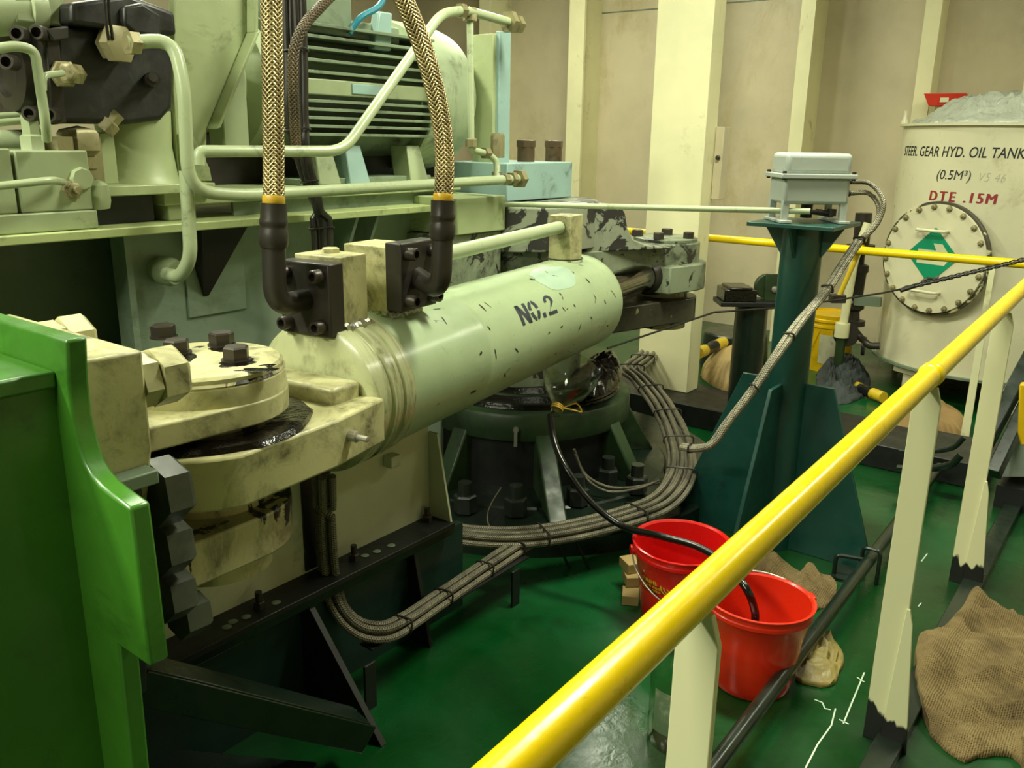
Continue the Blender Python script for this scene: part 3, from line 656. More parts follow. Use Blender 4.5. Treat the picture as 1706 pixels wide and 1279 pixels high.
# pump pedestal (conical foot) and coupling housing
pp = thing('pump_pedestal', 'pale green conical pump foot with welded side ribs on a plate', 'pump foot', (1.4, 2.45, 1.3))
xa, xb = at(165, 315, Y=2.3).x, at(300, 330, Y=2.3).x
b = MB(); b.box((xa, 2.3, 1.335), (xb+.12, 2.62, 1.362)); b.build('foot_plate', M['palelt'], pp, bevel=.003)
b = MB(); b.box((xa-.1, 2.36, 1.257), (xb-.05, 2.6, 1.333)); b.build('gap_shade_block', M['void'], pp)  # added black backing that paints the shade under the foot plate
b = MB(); b.lathe((1.42, 2.46, 1.362), (0, 0, 1), [(0, 0), (.125, 0), (.11, .02), (.1, .1), (.105, .2), (.0, .2)], 40); b.build('cone', M['palelt'], pp)
for sx in (-1, 1): b = MB(); x = 1.42+.1*sx; b.prism([(x, 2.39, 1.362), (x+.1*sx, 2.39, 1.362), (x+.095*sx, 2.39, 1.4), (x+.045*sx, 2.39, 1.5), (x, 2.39, 1.5)], (0, .03, 0)); b.build('rib', M['palelt'], pp, bevel=.003)
ch = thing('coupling_housing', 'light green angular coupling housing plate between pump and motor', 'coupling housing', (1.7, 2.5, 1.336))
def q24(u, v, Y=2.4): return at(u, v, Y=Y)
b = MB(); b.prism([q24(292, -60), q24(410, -60), q24(411, 55), q24(345, 215), q24(343, 330), q24(300, 330), q24(288, 150)], (0, .03, 0)); b.build('side_plate', M['palelt'], ch, bevel=.004)
b = MB(); b.prism([q24(411, 55)-V((0, .04, 0)), q24(411, -60)-V((0, .04, 0)), q24(411, -60)+V((0, .3, 0)), q24(411, 55)+V((0, .3, 0))], (.014, 0, 0)); b.prism([q24(411, 55)-V((0, .05, 0)), q24(411, 55)+V((0, .03, 0)), q24(345, 215)+V((0, .03, 0)), q24(345, 215)-V((0, .05, 0))], (.014, 0, .004)); b.build('edge_flange', M['palelt'], ch, bevel=.003)
b = MB(); b.lathe((1.55, 2.66, 1.66), (1, 0, 0), [(0, 0), (.2, 0), (.2, .05), (.16, .08), (.16, .3), (.22, .33), (.22, .38), (0, .38)], 48); b.build('bell', M['pale'], ch)
b = MB(); b.box((q24(378, 200).x, 2.42, 1.45), (q24(420, 200).x, 2.5, 1.72)); b.build('side_cover', M['pale'], ch, bevel=.004)

# ================================================================ electric motor
mo = thing('electric_motor', 'green finned electric motor with a domed fan cowl on the skid', 'electric motor', (2.25, 2.66, 1.336))
MX0, MX1, MYc, MZ = 1.97, 2.62, 2.66, 1.655
b = MB(); b.lathe((MX0, MYc, MZ), (1, 0, 0), [(0, 0), (.235, 0), (.235, MX1-MX0), (0, MX1-MX0)], 48); b.build('frame', M['motor'], mo)
b = MB()
zs = [-.150+.027*i for i in range(5)]+[.05+.037*i for i in range(5)]
for z in zs:
    for sg in (-1, 1):
        y1 = MYc+sg*.285; y0 = MYc+sg*.1
        b.box((MX0+.0, min(y0, y1), MZ+z-.005), (MX1, max(y0, y1), MZ+z+.005))
b.build('cooling_fins', M['motor'], mo, bevel=.001)
b = MB(); b.box((MX0+.0, MYc-.275, MZ-.022), (MX1-.02, MYc-.2, MZ+.03)); b.build('rib_band', M['pale'], mo, bevel=.004)
b = MB(); b.box((MX0+.23, MYc-.28, MZ-.012), (MX0+.38, MYc-.27, MZ+.022)); b.build('nameplate', M['bluegrey'], mo, bevel=.002)
for x in (MX0+.06, MX0+.2, MX1-.14):
    b = MB(); b.prism([(x, MYc-.285, 1.337), (x+.1, MYc-.285, 1.337), (x+.085, MYc-.25, 1.47), (x+.015, MYc-.25, 1.47)], (0, .09, 0)); b.build('foot', M['bluegrey' if x == MX0+.2 else 'pale'], mo, bevel=.004)
b = MB(); b.box((MX0, MYc-.26, 1.336), (MX1, MYc+.26, 1.358)); b.build('foot_rail', M['motor'], mo, bevel=.003)
b = MB(); b.box((MX0-.4, MYc-.05, 1.337), (MX1+.25, MYc+.0, 1.5)); b.build('under_shade_panel', M['dark'], mo)  # added dark sheet, stands in for the shade between the motor feet
tx = at(560, 30, Y=2.42)
b = MB(); b.box((MX0+.02, 2.40, 1.83), (MX0+.26, 2.62, 2.02)); b.build('terminal_box', M['motor'], mo, bevel=.012)
b = MB(); b.box((MX0+.27, 2.43, 1.83), (MX0+.52, 2.75, 1.89)); b.build('top_cover', M['motor'], mo, bevel=.008)
lx = at(640, 60, Y=2.4)
b = MB(); b.prism([(lx.x-.05, 2.4, 1.8), (lx.x+.035, 2.4, 1.8), (lx.x+.045, 2.4, 1.93), (lx.x-.02, 2.4, 1.93)], (0, .04, 0)); b.build('lifting_lug', M['bluegrey'], mo, bevel=.006)
b = MB(); b.lathe((MX1-.01, MYc, MZ), (1, 0, 0), [(0, 0), (.285, 0), (.29, .02), (.29, .2), (.275, .27), (.24, .3), (0, .31)], 64); b.build('fan_cowl', M['cowl'], mo)
bw = MB(); bw.tube([at(582, 55, Y=2.39), at(600, 30, Y=2.37), at(632, 10, Y=2.36), at(645, -20, Y=2.36)], .011, 10); bw.build('blue_wire', M['bluewire'], mo)

# ================================================================ black hydraulic pump
pu = thing('hydraulic_pump', 'black cast hydraulic pump at the upper left corner with olive pipe fittings', 'pump', (1.35, 2.5, 1.53))
def py(u, v, Y): return at(u, v, Y=Y)
b = MB(); pb = [py(92, 48, 2.34), py(160, 42, 2.34), py(280, 66, 2.34), py(291, 100, 2.34), py(288, 180, 2.34), py(270, 200, 2.34), py(215, 207, 2.34), py(95, 205, 2.34)]
b.prism(pb, (0, .34, 0)); b.build('body', M['black'], pu, bevel=.014, seg=3)
b = MB(); b.prism([py(118, 4, 2.3), py(215, -10, 2.3), py(292, 20, 2.3), py(296, 60, 2.3), py(210, 52, 2.3), py(118, 40, 2.3)], (0, .3, 0)); b.build('control_head', M['black'], pu, bevel=.012, seg=3)
b = MB(); b.prism([py(207, 10, 2.28), py(238, 4, 2.28), py(268, 24, 2.28), py(270, 62, 2.28), py(225, 56, 2.28), py(207, 40, 2.28)], (0, .05, 0)); b.build('head_cover', M['black'], pu, bevel=.008)
e0 = py(92, 126, 2.46)
b = MB(); b.lathe(e0, (-1, 0, 0), [(0, 0), (.118, 0), (.118, .07), (.1, .08), (.096, .12), (.062, .128), (.058, .118), (0, .118)], 40); b.build('end_flange', M['dark'], pu)
b = MB(); b.prism([py(75, 50, 2.32), py(98, 48, 2.32), py(112, 205, 2.32), py(88, 208, 2.32)], (0, .3, 0)); b.build('flange_plate', M['dark'], pu, bevel=.004)
for u, v in ((30, 60), (62, 58), (13, 106), (50, 190), (83, 192)): capscrew(py(u, v, 2.36)+V((0, -.03, 0)), V((-.7, -.7, 0)), pu, .019, .045)
b = MB(); c = py(105, 124, 2.31); b.hexn(c, (-.3, -1, 0), .034, .03, .1); b.lathe(c+V((.02, -.03, 0)), (-.75, -.6, 0), [(0, 0), (.026, 0), (.026, .05), (.018, .055), (0, .055)], 6); b.build('fitting', M['fitting'], pu)
b = MB(); c = py(200, 72, 2.27); b.lathe(c+V((0, .06, 0)), (.25, -1, .0), [(0, 0), (.042, 0), (.042, .02), (.05, .022), (.05, .05), (.034, .055), (0, .055)], 6); b.lathe(c+V((-.01, .05, 0)), (1, -.15, -.04), [(0, 0), (.034, 0), (.034, .05), (.028, .055), (0, .055)], 6); b.build('union', M['fitting'], pu)
b = MB(); c = py(255, 132, 2.3); b.cyl(c+V((.02, .05, 0)), c, .02, n=16); b.cyl(c, c+V((-.02, -.035, .004)), .012, n=14); b.build('adjuster_screw', M['dark'], pu)
b = MB(); b.box((py(110, 0, 2.36).x-.13, 2.36, py(110, 45, 2.36).z), (py(110, 0, 2.36).x-.005, 2.6, 2.1)); b.build('inlet_block', M['pale'], pu, bevel=.006)
b = MB(); b.prism([py(66, 50, 2.33), py(105, 44, 2.33), py(106, 66, 2.33), py(80, 70, 2.33)], (0, -.03, 0)); b.build('bolt_lug', M['dark'], pu, bevel=.004)
sp = MB(); sp.tube([py(-60, 18, 2.42), py(40, 14, 2.42), py(62, 14, 2.42)], .062, 28, smooth=False); sp.lathe(py(34, 14, 2.42), (1, 0, 0), [(.062, 0), (.07, .004), (.07, .04), (.062, .045)], 28); sp.build('suction_pipe', M['pipe'], pu)
b = MB(); c = py(130, 222, 2.38); b.lathe(c+V((0, 0, -.09)), (0, 0, 1), [(0, 0), (.045, 0), (.045, .03), (.036, .034), (.036, .042), (.058, .046), (.058, .09), (.05, .1), (0, .11)], 6); b.build('bottom_union', M['fitting'], pu)
b = MB(); c = py(172, 217, 2.36); b.lathe(c, (.6, -.3, .7), [(0, 0), (.03, 0), (.03, .03), (.02, .034), (.02, .06), (0, .062)], 6); b.build('sensor_fitting', M['fitting'], pu)
cb = MB()
for du in (0, 7): cb.tube([py(172+du, -30, 2.25), py(176+du, 30, 2.25), py(181+du, 66, 2.27)], .004, 8)
cb.build('thin_cable', M['cableblk'], pu)

# manifold block at the shelf edge
mf = thing('valve_manifold', 'pale green square valve manifold block on the shelf at the left edge', 'manifold', (1.1, 2.4, 1.256))
def ym(u, v): return at(u, v, Y=2.27)
xr = ym(155, 320).x
b = MB(); b.box((-.1, 2.27, 1.257), (xr+.006, 2.55, 1.305)); b.build('base_block', M['pale'], mf, bevel=.004)
b = MB(); b.box((ym(34, 320).x, 2.275, 1.306), (xr, 2.53, 1.455)); b.build('block', M['pale'], mf, bevel=.004)
b = MB(); b.box((-.1, 2.275, 1.306), (ym(28, 320).x, 2.53, 1.46)); b.build('block', M['pale'], mf, bevel=.004)
b = MB(); b.lathe(ym(136, 298)+V((0, .01, 0)), (0, -1, 0), [(0, 0), (.03, 0), (.03, .014), (.026, .018), (0, .018)], 8); b.build('plug', M['pale'], mf)
b = MB(); c = ym(121, 316)+V((0, .01, 0)); b.hexn(c, (0, -1, 0), .026, .014); b.hexn(c+V((0, -.014, 0)), (0, -1, 0), .019, .012); b.cyl(c+V((0, -.02, 0)), c+V((0, -.04, 0)), .009, n=12); b.build('lock_nut', M['fitting'], mf)
b = MB(); c = ym(80, 290); b.lathe(c+V((0, .06, 0)), (0, 0, 1), [(0, -.03), (.034, -.03), (.034, .05), (.03, .055), (.03, .09), (.022, .095), (.022, .14), (0, .14)], 6); b.build('union', M['pale'], mf)
b = MB(); b.lathe(ym(170, 322)+V((0, .02, 0)), (0, 0, 1), [(0, -.045), (.026, -.04), (.03, -.02), (.028, .02), (.016, .03), (0, .035)], 16); b.build('knob', M['pale'], mf)
b = MB(); c = ym(120, 262)+V((0, .06, 0)); b.lathe(c, (0, 0, 1), [(0, -.05), (.05, -.05), (.05, 0), (.038, .004), (.038, .05), (0, .05)], 6); b.lathe(c+V((.1, .05, -.01)), (0, 0, 1), [(0, -.06), (.04, -.06), (.04, .06), (0, .07)], 6); b.build('union', M['fitting'], mf)
bar_ = MB(); bar_.cyl(at(-30, 240, Y=2.62), at(75, 236, Y=2.62), .035); tag(bar_.build('return_pipe', M['pipe']), 'short thick grey green pipe passing behind the small bent tube at the left edge', 'pipe')

# ================================================================ rigid pipes
def pipe(label, pts, r, rad=.06, mat='pipe', parts=(), grp=None, cat='pipe'):
    b = MB(); b.tube(bend(pts, rad), r, 16, smooth=False)
    t = thing('hydraulic_pipe', label, cat, V(pts[0]), grp); b.build('tube', M[mat], t)
    for k, (o, ax, rr, h) in enumerate(parts): MB().hexn(o, ax, rr, h, .12).build('hex_nut', M['fitting'], t)
    return t
Yp = 2.12
def y_(u, v, Y=Yp): return at(u, v, Y=Y)
pe = y_(862, 298, 2.08)
pipe('long pale green pipe dropping from the pump and running level below the motor', [y_(214, 71, 2.2), y_(288, 66, 2.16), y_(306, 140), y_(314, 318), y_(400, 326), pe], .0175, .085,
     parts=((y_(212, 71, 2.2), (1, 0, 0), .03, .03), (pe-V((.09, 0, 0)), (1, 0, 0), .022, .03), (pe-V((.045, 0, 0)), (1, 0, 0), .028, .025), (pe, (1, 0, 0), .036, .03)))
pB = [y_(331, 275, 2.18), y_(331, 252, 2.18), y_(572, 252, 2.1), y_(735, 22, 2.16), y_(775, 17, 2.18), y_(860, 40, 2.2)]
pipe('pale green pipe kinked diagonally across the motor up to the upper fitting', pB, .0165, .06,
     parts=((y_(765, 17, 2.18), (1, 0, 0), .025, .03), (y_(845, 36, 2.2), (1, 0, 0), .042, .03), (y_(858, 40, 2.2), (1, .1, 0), .034, .035)))
pipe('short thick pale green pipe hanging in front of the shelf beside the drain union', [y_(310, 285, 2.16), y_(318, 430, 2.16), y_(300, 462, 2.22), y_(276, 456, 2.28)], .019, .06)
v0, v1 = y_(783, 25, 2.19), y_(785, 250, 2.14)
pipe('vertical pale green pipe with hex fittings at the right end of the motor', [v0, v1, y_(812, 256, 2.14), y_(828, 268, 2.12), y_(828, 296, 2.1)], .0125, .03,
     parts=((v0-V((0, 0, .02)), (0, 0, 1), .026, .045), (v1+V((0, 0, .012)), (0, 0, 1), .022, .03), (y_(806, 255, 2.14), (1, 0, 0), .022, .03), (y_(828, 286, 2.11), (0, 0, -1), .02, .03), (y_(829, 240, 2.13)-V((0,0,.05)), (0, 0, 1), .027, .09)))
pipe('thin pale green tube bent down into the top of the valve manifold', [at(-40, 86, Y=2.2), at(28, 76, Y=2.2), at(58, 84, Y=2.2), at(76, 205, Y=2.2), at(78, 232, Y=2.24)], .0115, .05)
pipe('thin pale green tube entering the face of the valve manifold', [at(-40, 314, Y=2.22), at(88, 300, Y=2.22), at(104, 303, Y=2.26)], .0095, .03)
pipe('small tube curving into the olive fitting on the pump face', [at(72, 150, Y=2.2), at(72, 126, Y=2.2), at(104, 122, Y=2.24)], .008, .04)
pipe('thin tube pair low behind the pump at the left edge, upper one', [at(-40, 196, Y=2.45), at(44, 191, Y=2.45)], .009)
pipe('thin tube pair low behind the pump at the left edge, lower one', [at(-40, 208, Y=2.4), at(50, 200, Y=2.4), at(70, 192, Y=2.4)], .009)
# vertical post panel at the right of the motor
pn = thing('end_post', 'light green upright angle post at the right end of the motor', 'post', (2.9, 2.36, 1.25))
xa, xb, xc_ = at(804, 160, Y=2.36).x, at(822, 160, Y=2.36).x, at(850, 160, Y=2.3).x
zt = at(830, 58, Y=2.33).z
b = MB(); b.box((xa+.01, 2.315, 1.25), (xa+.03, 2.42, zt)); b.build('side_plate', M['palelt'], pn, bevel=.002)
b = MB(); b.box((xa+.03, 2.30, 1.38), (xc_, 2.318, zt+.01)); b.build('front_plate', M['bluegrey'], pn, bevel=.002)

# ================================================================ tiller
ti = thing('tiller', 'worn green tiller arm reaching to the far pin of the ram', 'tiller', (3.12, 2.28, .42))
TC = V((3.1, 2.33, 0))
hb = MB(); hb.lathe(TC+V((0, 0, 1.06)), (0, 0, 1), [(0, 0), (.36, 0), (.36, .175), (.345, .19), (0, .19)], 48); hb.build('hub', M['flake'], ti, bevel=.004)
def arm(z0, z1, wr, we, r):
    ux = V((pin2.x-TC.x, pin2.y-TC.y, 0)).normalized(); n_ = V((-ux.y, ux.x, 0)); a0 = math.atan2(ux.y, ux.x)
    pts = [V((pin2.x, pin2.y, z0))+V((r*math.cos(a), r*math.sin(a), 0)) for a in [a0-1.75+3.5*i/24 for i in range(25)]]
    return MB().prism(pts+[V((TC.x, TC.y, z0))+n_*wr+ux*.05, V((TC.x, TC.y, z0))-n_*wr+ux*.05], (0, 0, z1-z0)), ux, n_
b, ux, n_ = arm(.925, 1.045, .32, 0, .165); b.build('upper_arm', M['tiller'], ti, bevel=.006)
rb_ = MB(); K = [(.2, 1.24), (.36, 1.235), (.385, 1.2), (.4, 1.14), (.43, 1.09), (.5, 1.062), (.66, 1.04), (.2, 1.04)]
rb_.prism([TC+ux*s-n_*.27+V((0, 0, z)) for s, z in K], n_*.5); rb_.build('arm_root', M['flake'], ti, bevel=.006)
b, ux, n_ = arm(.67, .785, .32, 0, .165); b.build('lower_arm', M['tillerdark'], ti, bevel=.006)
b = MB(); b.lathe(TC+V((0, 0, .42)), (0, 0, 1), [(0, 0), (.3, 0), (.3, .66), (0, .66)], 48); b.build('boss', M['tiller'], ti)
x0, x1, zb0, zb1 = at(845, 300, Y=2.2).x, at(953, 300, Y=2.2).x, at(900, 332, Y=2.2).z, at(900, 271, Y=2.2).z
b = MB(); b.box((x0, 2.2, zb0), (x1, 2.56, zb1)); b.build('clamp_block', M['bluegrey'], ti, bevel=.004)
for u in (876, 922):
    c = at(u, 266, Y=2.33); c.z = zb1; b = MB(); b.cyl(c, c+V((0, 0, .062)), .038, n=24); b.hexn(c+V((0, 0, .062)), (0, 0, 1), .043, .03, .12, .4); b.build('clamp_nut', M['brownnut'], ti)
xa, xb = at(762, 350, Y=2.14).x, at(842, 350, Y=2.14).x
b = MB(); b.box((xa, 2.14, at(800, 388, Y=2.14).z), (xb, 2.42, at(800, 328, Y=2.14).z)); b.build('side_block', M['palelt'], ti, bevel=.004)
b = MB(); b.box((xa-.02, 2.16, .9), (xb+.0, 2.42, at(800, 388, Y=2.16).z)); b.build('side_block', M['tiller'], ti, bevel=.004)
xm = at(850, 352, Y=2.12).x
pin_b = thing('pivot_pin', 'grey green pin cap with four dark bolts at the far end of the ram', 'pivot pin', (pin2.x, pin2.y, .64))
b = MB(); b.lathe(V((pin2.x, pin2.y, 1.046)), (0, 0, 1), [(0, 0), (.15, 0), (.152, .012), (.145, .016), (0, .016)], 56); b.build('cap_plate', M['tiller'], pin_b)
b = MB(); b.cyl(V((pin2.x, pin2.y, .63)), V((pin2.x, pin2.y, 1.05)), .12); b.build('shaft', M['stain'], pin_b)
for u, v in ((1062, 393), (1097, 398), (1111, 391), (1147, 397)):
    c = at(u, v, Z=1.062); b = MB(); b.hexn(c, (0, 0, 1), .027, .03, .12, u); b.build('hex_bolt', M['bolt'], pin_b)

# ================================================================ rudder carrier
CC = V((3.12, 2.28, 0))
rcv = thing('rudder_carrier', 'dark green round rudder carrier housing with big foundation nuts below the ram', 'rudder carrier', CC)
b = MB(); b.lathe(CC, (0, 0, 1), [(0, .30), (.475, .30), (.478, .31), (.478, .40), (.47, .412), (.44, .42), (.42, .42), (.41, .412), (.4, .43), (.36, .436), (.34, .46), (0, .46)], 72); b.build('top_ring', M['carrier'], rcv)
b = MB(); b.lathe(CC, (0, 0, 1), [(0, .422), (.43, .422), (.425, .43), (.415, .43), (.41, .438), (.385, .44), (.37, .452), (.33, .456), (.3, .48), (0, .48)], 72); q = b.build('grease_ring', M['grease'], rcv); q['label'] = 'black greasy seal ring on top'
b = MB(); b.lathe(CC, (0, 0, 1), [(0, .08), (.452, .08), (.445, .305), (0, .305)], 64); b.build('inner_drum', M['void'], rcv)  # drum coloured black to put shade into the openings between the ribs
b = MB(); b.lathe(CC, (0, 0, 1), [(0, 0), (.92, 0), (.92, .07), (.91, .078), (.66, .078), (.65, .085), (.5, .085), (0, .085)], 96); b.build('base_flange', M['deepgreen'], rcv)
for i in range(8):
    a = math.radians(-134+45*i); d = V((math.cos(a), math.sin(a), 0)); sd = V((-d.y, d.x, 0)); rb0 = .8 if i == 0 else .62
    b = MB(); b.prism([CC+d*.34+V((0, 0, .08))-sd*.038, CC+d*rb0+V((0, 0, .08))-sd*.038, CC+d*.474+V((0, 0, .33))-sd*.038, CC+d*.34+V((0, 0, .33))-sd*.038], sd*.076); b.build('rib', M['carrier'], rcv, bevel=.008)
for i, (u, v) in enumerate(((775, 850), (859, 855), (1012, 805), (962, 838), (1060, 818))):
    c = at(u, v, Z=.085); r = c-CC; r.z = 0
    if r.length < .52: c = CC+r.normalized()*.6; c.z = .085
    b = MB(); b.hexn(c, (0, 0, 1), .046, .07, .1, i*.3); b.cyl(c+V((0, 0, .07)), c+V((0, 0, .12)), .027, n=20); b.build('foundation_nut', M['nutdark'], rcv)
lk = MB(); e = at(842, 745, Y=1.8); d = V((e.x, e.y, .36)); dv = (d-CC); dv.z = 0; d = CC+dv.normalized()*.484; d.z = .355
lk.lathe(d, dv, [(0, -.01), (.012, -.01), (.012, .012), (0, .012)], 12); lk.bar(d+dv.normalized()*.01, d+dv.normalized()*.012+V((0, 0, -.07)), .014, .008); lk.build('drain_cock', M['steel'], rcv)

# ================================================================ sensor pedestal and box
PB = at(1284, 905, Z=0)
pd = thing('pedestal', 'teal steel tube pedestal with flared top plate and big base gussets', 'pedestal', PB)
PX, PY = PB.x, PB.y
r_ = .071
b = MB(); b.cyl((PX, PY, 0), (PX, PY, 1.22), r_, n=40); b.build('tube', M['teal'], pd)
h = .15
# the top plate is square to the ship
b = MB(); b.box((PX-h, PY-h, 1.222), (PX+h, PY+h, 1.236)); b.build('top_plate', M['teal'], pd, bevel=.002)
for d in (V((1, 0, 0)), V((-1, 0, 0)), V((0, 1, 0)), V((0, -1, 0))):
    sd = V((-d.y, d.x, 0)); o = V((PX, PY, 0))
    b = MB(); b.prism([o+d*(r_-.01)+V((0, 0, 1.222))-sd*.005, o+d*h*.95+V((0, 0, 1.222))-sd*.005, o+d*(r_-.01)+V((0, 0, 1.1))-sd*.005], sd*.01); b.build('top_gusset', M['teal'], pd)
    ln = .42 if d.x < 0 else (.36 if d.y < 0 else .4); ht = .66
    b = MB(); b.prism([o+d*(r_-.01)-sd*.007, o+d*ln-sd*.007, o+d*ln+V((0, 0, .08))-sd*.007, o+d*(r_+.1)+V((0, 0, ht))-sd*.007, o+d*(r_-.01)+V((0, 0, ht))-sd*.007], sd*.014); b.build('base_gusset', M['teal'], pd, bevel=.002)
bx = thing('sensor_box', 'grey sealed rudder angle sensor box on legs on the teal pedestal', 'instrument box', (PX, PY, 1.236))
a45 = math.radians(0); ex, ey = V((1, 0, 0)), V((0, 1, 0))
# the box faces the viewer: its long side lies across the line of sight
ex = V((.62, -.785, 0)).normalized(); ey = V((.785, .62, 0)).normalized(); oc = V((PX+.01, PY+.0, 0)); zz = V((0, 0, 1))
b = MB(); b.obox(oc+zz*1.345, ex, ey, zz, .112, .085, .045); b.build('body', M['boxgrey'], bx, bevel=.012, seg=3)
b = MB(); b.obox(oc+zz*1.394, ex, ey, zz, .128, .098, .008); b.build('rim_flange', M['boxgrey'], bx, bevel=.003)
b = MB(); b.obox(oc+zz*1.434, ex, ey, zz, .112, .084, .036); b.build('lid', M['boxgrey'], bx, bevel=.016, seg=4)
for i in (-1, 1):
    b = MB()
    for j in (-1, 1): b.obox(oc+ex*.1*i+ey*.07*j+zz*1.275, ex, ey, zz, .012, .01, .04)
    b.obox(oc+ex*.1*i+zz*1.242, ex, ey, zz, .02, .1, .005)
    b.build('leg', M['boxgrey'], bx, bevel=.002)
    for j in (-1, 1):
        b = MB(); b.lathe(oc+ex*.118*i+ey*.088*j+zz*1.38, (0, 0, 1), [(0, 0), (.007, 0), (.007, .03), (0, .03)], 8); b.build('screw', M['bolt'], bx)
b = MB(); b.cyl(oc+zz*1.25, oc+zz*1.305, .02, n=20); b.bar(oc+zz*1.27, oc+ex*.085-ey*.03+zz*1.262, .022, .012); b.build('lever', M['dark'], bx)
for dz, g_ in ((1.375, .012), (1.335, .014)):
    b = MB(); b.lathe(oc+ex*.11+zz*dz, ex, [(0, 0), (g_, 0), (g_, .02), (g_*.8, .022), (g_*.8, .035), (0, .035)], 12); b.build('cable_gland', M['dark'], bx)
# feedback rod
lr = thing('link_rod', 'long thin pale green link rod from the tiller to the sensor box', 'rod', (3.1, 1.6, 1.25))
ra_, rb2 = at(842, 340, Y=2.13), oc+ex*.07-ey*.05+zz*1.272
q_ = at(1350, 352, d=(rb2-CAM).dot(FWD)-.05)
b = MB(); b.tube([ra_, q_], .0105, 12, smooth=False); b.build('rod', M['pipe'], lr)
b = MB(); b.tube([q_, rb2], .007, 10, smooth=False); b.lathe(rb2-V((0, 0, .012)), (0, 0, 1), [(0, 0), (.016, 0), (.016, .024), (0, .024)], 14); b.lathe(q_+(rb2-q_)*.3, rb2-q_, [(0, 0), (.011, 0), (.011, .02), (0, .02)], 6); b.build('rod_end', M['dark'], lr)

# ================================================================ wire stand and wire rope
ST = at(1238, 672, Z=.12); ST.z = .12
st = thing('wire_stand', 'dark green low post with black roller block and green sheave cheek beside the pedestal', 'stand', ST)
b = MB(); b.cyl(ST, ST+zz*.56, .085, n=32); b.build('tube', M['deepgreen'], st)
tp = at(1240, 520, X=ST.x)
b = MB(); b.obox(V((ST.x-.02, ST.y-.02, .69)), ex, ey, zz, .2, .09, .012); b.build('top_plate', M['void'], st, bevel=.003)
b = MB(); b.obox(V((ST.x-.02, ST.y-.02, .735))-ex*.1, ex, ey, zz, .085, .085, .033); b.obox(V((ST.x-.02, ST.y-.02, .77))-ex*.1, ex, ey, zz, .06, .09, .008); b.build('roller_block', M['grease'], st, bevel=.006)
o = V((ST.x, ST.y, .7))+ex*.1
b = MB(); b.obox(o+zz*.07-ey*.03, ex, ey, zz, .05, .006, .07); b.lathe(o+zz*.07-ex*.03+ey*.0, -ey, [(0, -.02), (.065, -.02), (.065, .02), (0, .02)], 28); b.build('sheave_cheek', M['carrier'], st, bevel=.002)
b = MB(); b.lathe(o+zz*.06-ey*.035, -ey, [(0, 0), (.016, 0), (.016, .01), (.008, .014), (0, .014)], 12); b.build('sheave_bolt', M['steel'], st)
wr = thing('wire_rope', 'thin dark wire rope stretched level past the pedestal to a chain across the manhole', 'wire rope', (3.6, 1.4, .7))
wp = [at(1012, 580, d=3.6), at(1190, 520, d=4.0), at(1290, 513, d=4.1), at(1392, 500, d=4.2), at(1470, 488, d=4.2), at(1508, 480, d=4.2)]
b = MB(); b.tube(wp, .0048, 8, smooth=False); b.build('rope', M['cableblk'], wr)
b = MB(); ca, cbb = at(1508, 480, d=4.2), at(1725, 428, d=3.9)
n = 34
for i in range(n):
    p = ca+(cbb-ca)*(i+.5)/n; d = (cbb-ca).normalized(); s_ = d.cross(zz).normalized(); u_ = s_.cross(d); w_ = s_ if i % 2 else u_
    b.tube([p+d*(.018*math.cos(t))+w_*(.0085*math.sin(t)) for t in [2*PI*k/10 for k in range(10)]], .0036, 5, closed=True, smooth=False)
b.build('chain', M['cableblk'], wr)
b = MB(); b.tube([at(1500, 484, d=4.19), at(1530, 474, d=4.18)], .011, 8, smooth=False); b.tube([at(1535, 470, d=4.18), at(1545, 464, d=4.17), at(1558, 465, d=4.17), at(1562, 460, d=4.17)], .008, 8); b.build('turnbuckle', M['dark'], wr)

# ================================================================ oil tank
TR = .64; tf = at(1628, 628, X=5.5); TD = V((tf.x, tf.y, 0)).normalized(); TCN = V((tf.x, tf.y, 0))+TD*TR; TZ0, TZ1 = .2, 1.615
tk = thing('oil_tank', 'cream upright cylindrical oil tank with stencilled lettering and a bolted round manhole', 'tank', TCN)
TS = V((-TD.y, TD.x, 0))                                  # toward the left of the tank as one looks at it
b = MB(); b.lathe(TCN, (0, 0, 1), [(0, TZ0), (TR-.01, TZ0), (TR-.01, TZ1), (0, TZ1)], 120); b.build('shell', M['tank'], tk)
b = MB(); b.lathe(TCN, (0, 0, 1), [(TR-.02, TZ1-.004), (TR+.012, TZ1-.004), (TR+.012, TZ1+.01), (0, TZ1+.01)], 120); b.build('top_rim', M['tank'], tk)
b = MB(); b.lathe(TCN, (0, 0, 1), [(0, TZ0-.014), (TR+.014, TZ0-.014), (TR+.014, TZ0), (TR-.02, TZ0)], 120); b.build('bottom_rim', M['greygreen'], tk)
for a in (.62, -.42, 2.3, -2.3):
    d = (-TD*math.cos(a)+TS*math.sin(a)); o = TCN+d*(TR-.09); s_ = V((-d.y, d.x, 0))
    b = MB(); b.obox(o+zz*.095, d, s_, zz, .05, .07, .095); b.obox(o+zz*.165, d, s_, zz, .06, .14, .025); b.build('leg', M['tank'], tk, bevel=.003)
def on_tank(th0, z0):
    def f(x, y, t):
        a = th0-x/TR; return TCN+(-TD*math.cos(a)+TS*math.sin(a))*(TR-.01+t)+V((0, 0, z0+y))
    return f
def tank_at(u, v):                                          # angle and height on the shell under a pixel
    r = ray(u, v); o = CAM-TCN; A = r.x**2+r.y**2; B = o.x*r.x+o.y*r.y; C_ = o.x**2+o.y**2-(TR-.01)**2
    k = (-B-math.sqrt(max(0, B*B-A*C_)))/A; p = CAM+r*k; q = p-TCN
    return math.atan2(q.dot(TS), -q.dot(TD)), p.z
th, z = tank_at(1577, 261); wrap('lettering', glyphs('STEER. GEAR HYD. OIL TANK', .08, .18, .0008, 1.03, .76), on_tank(th, z), M['blackink'], tk)
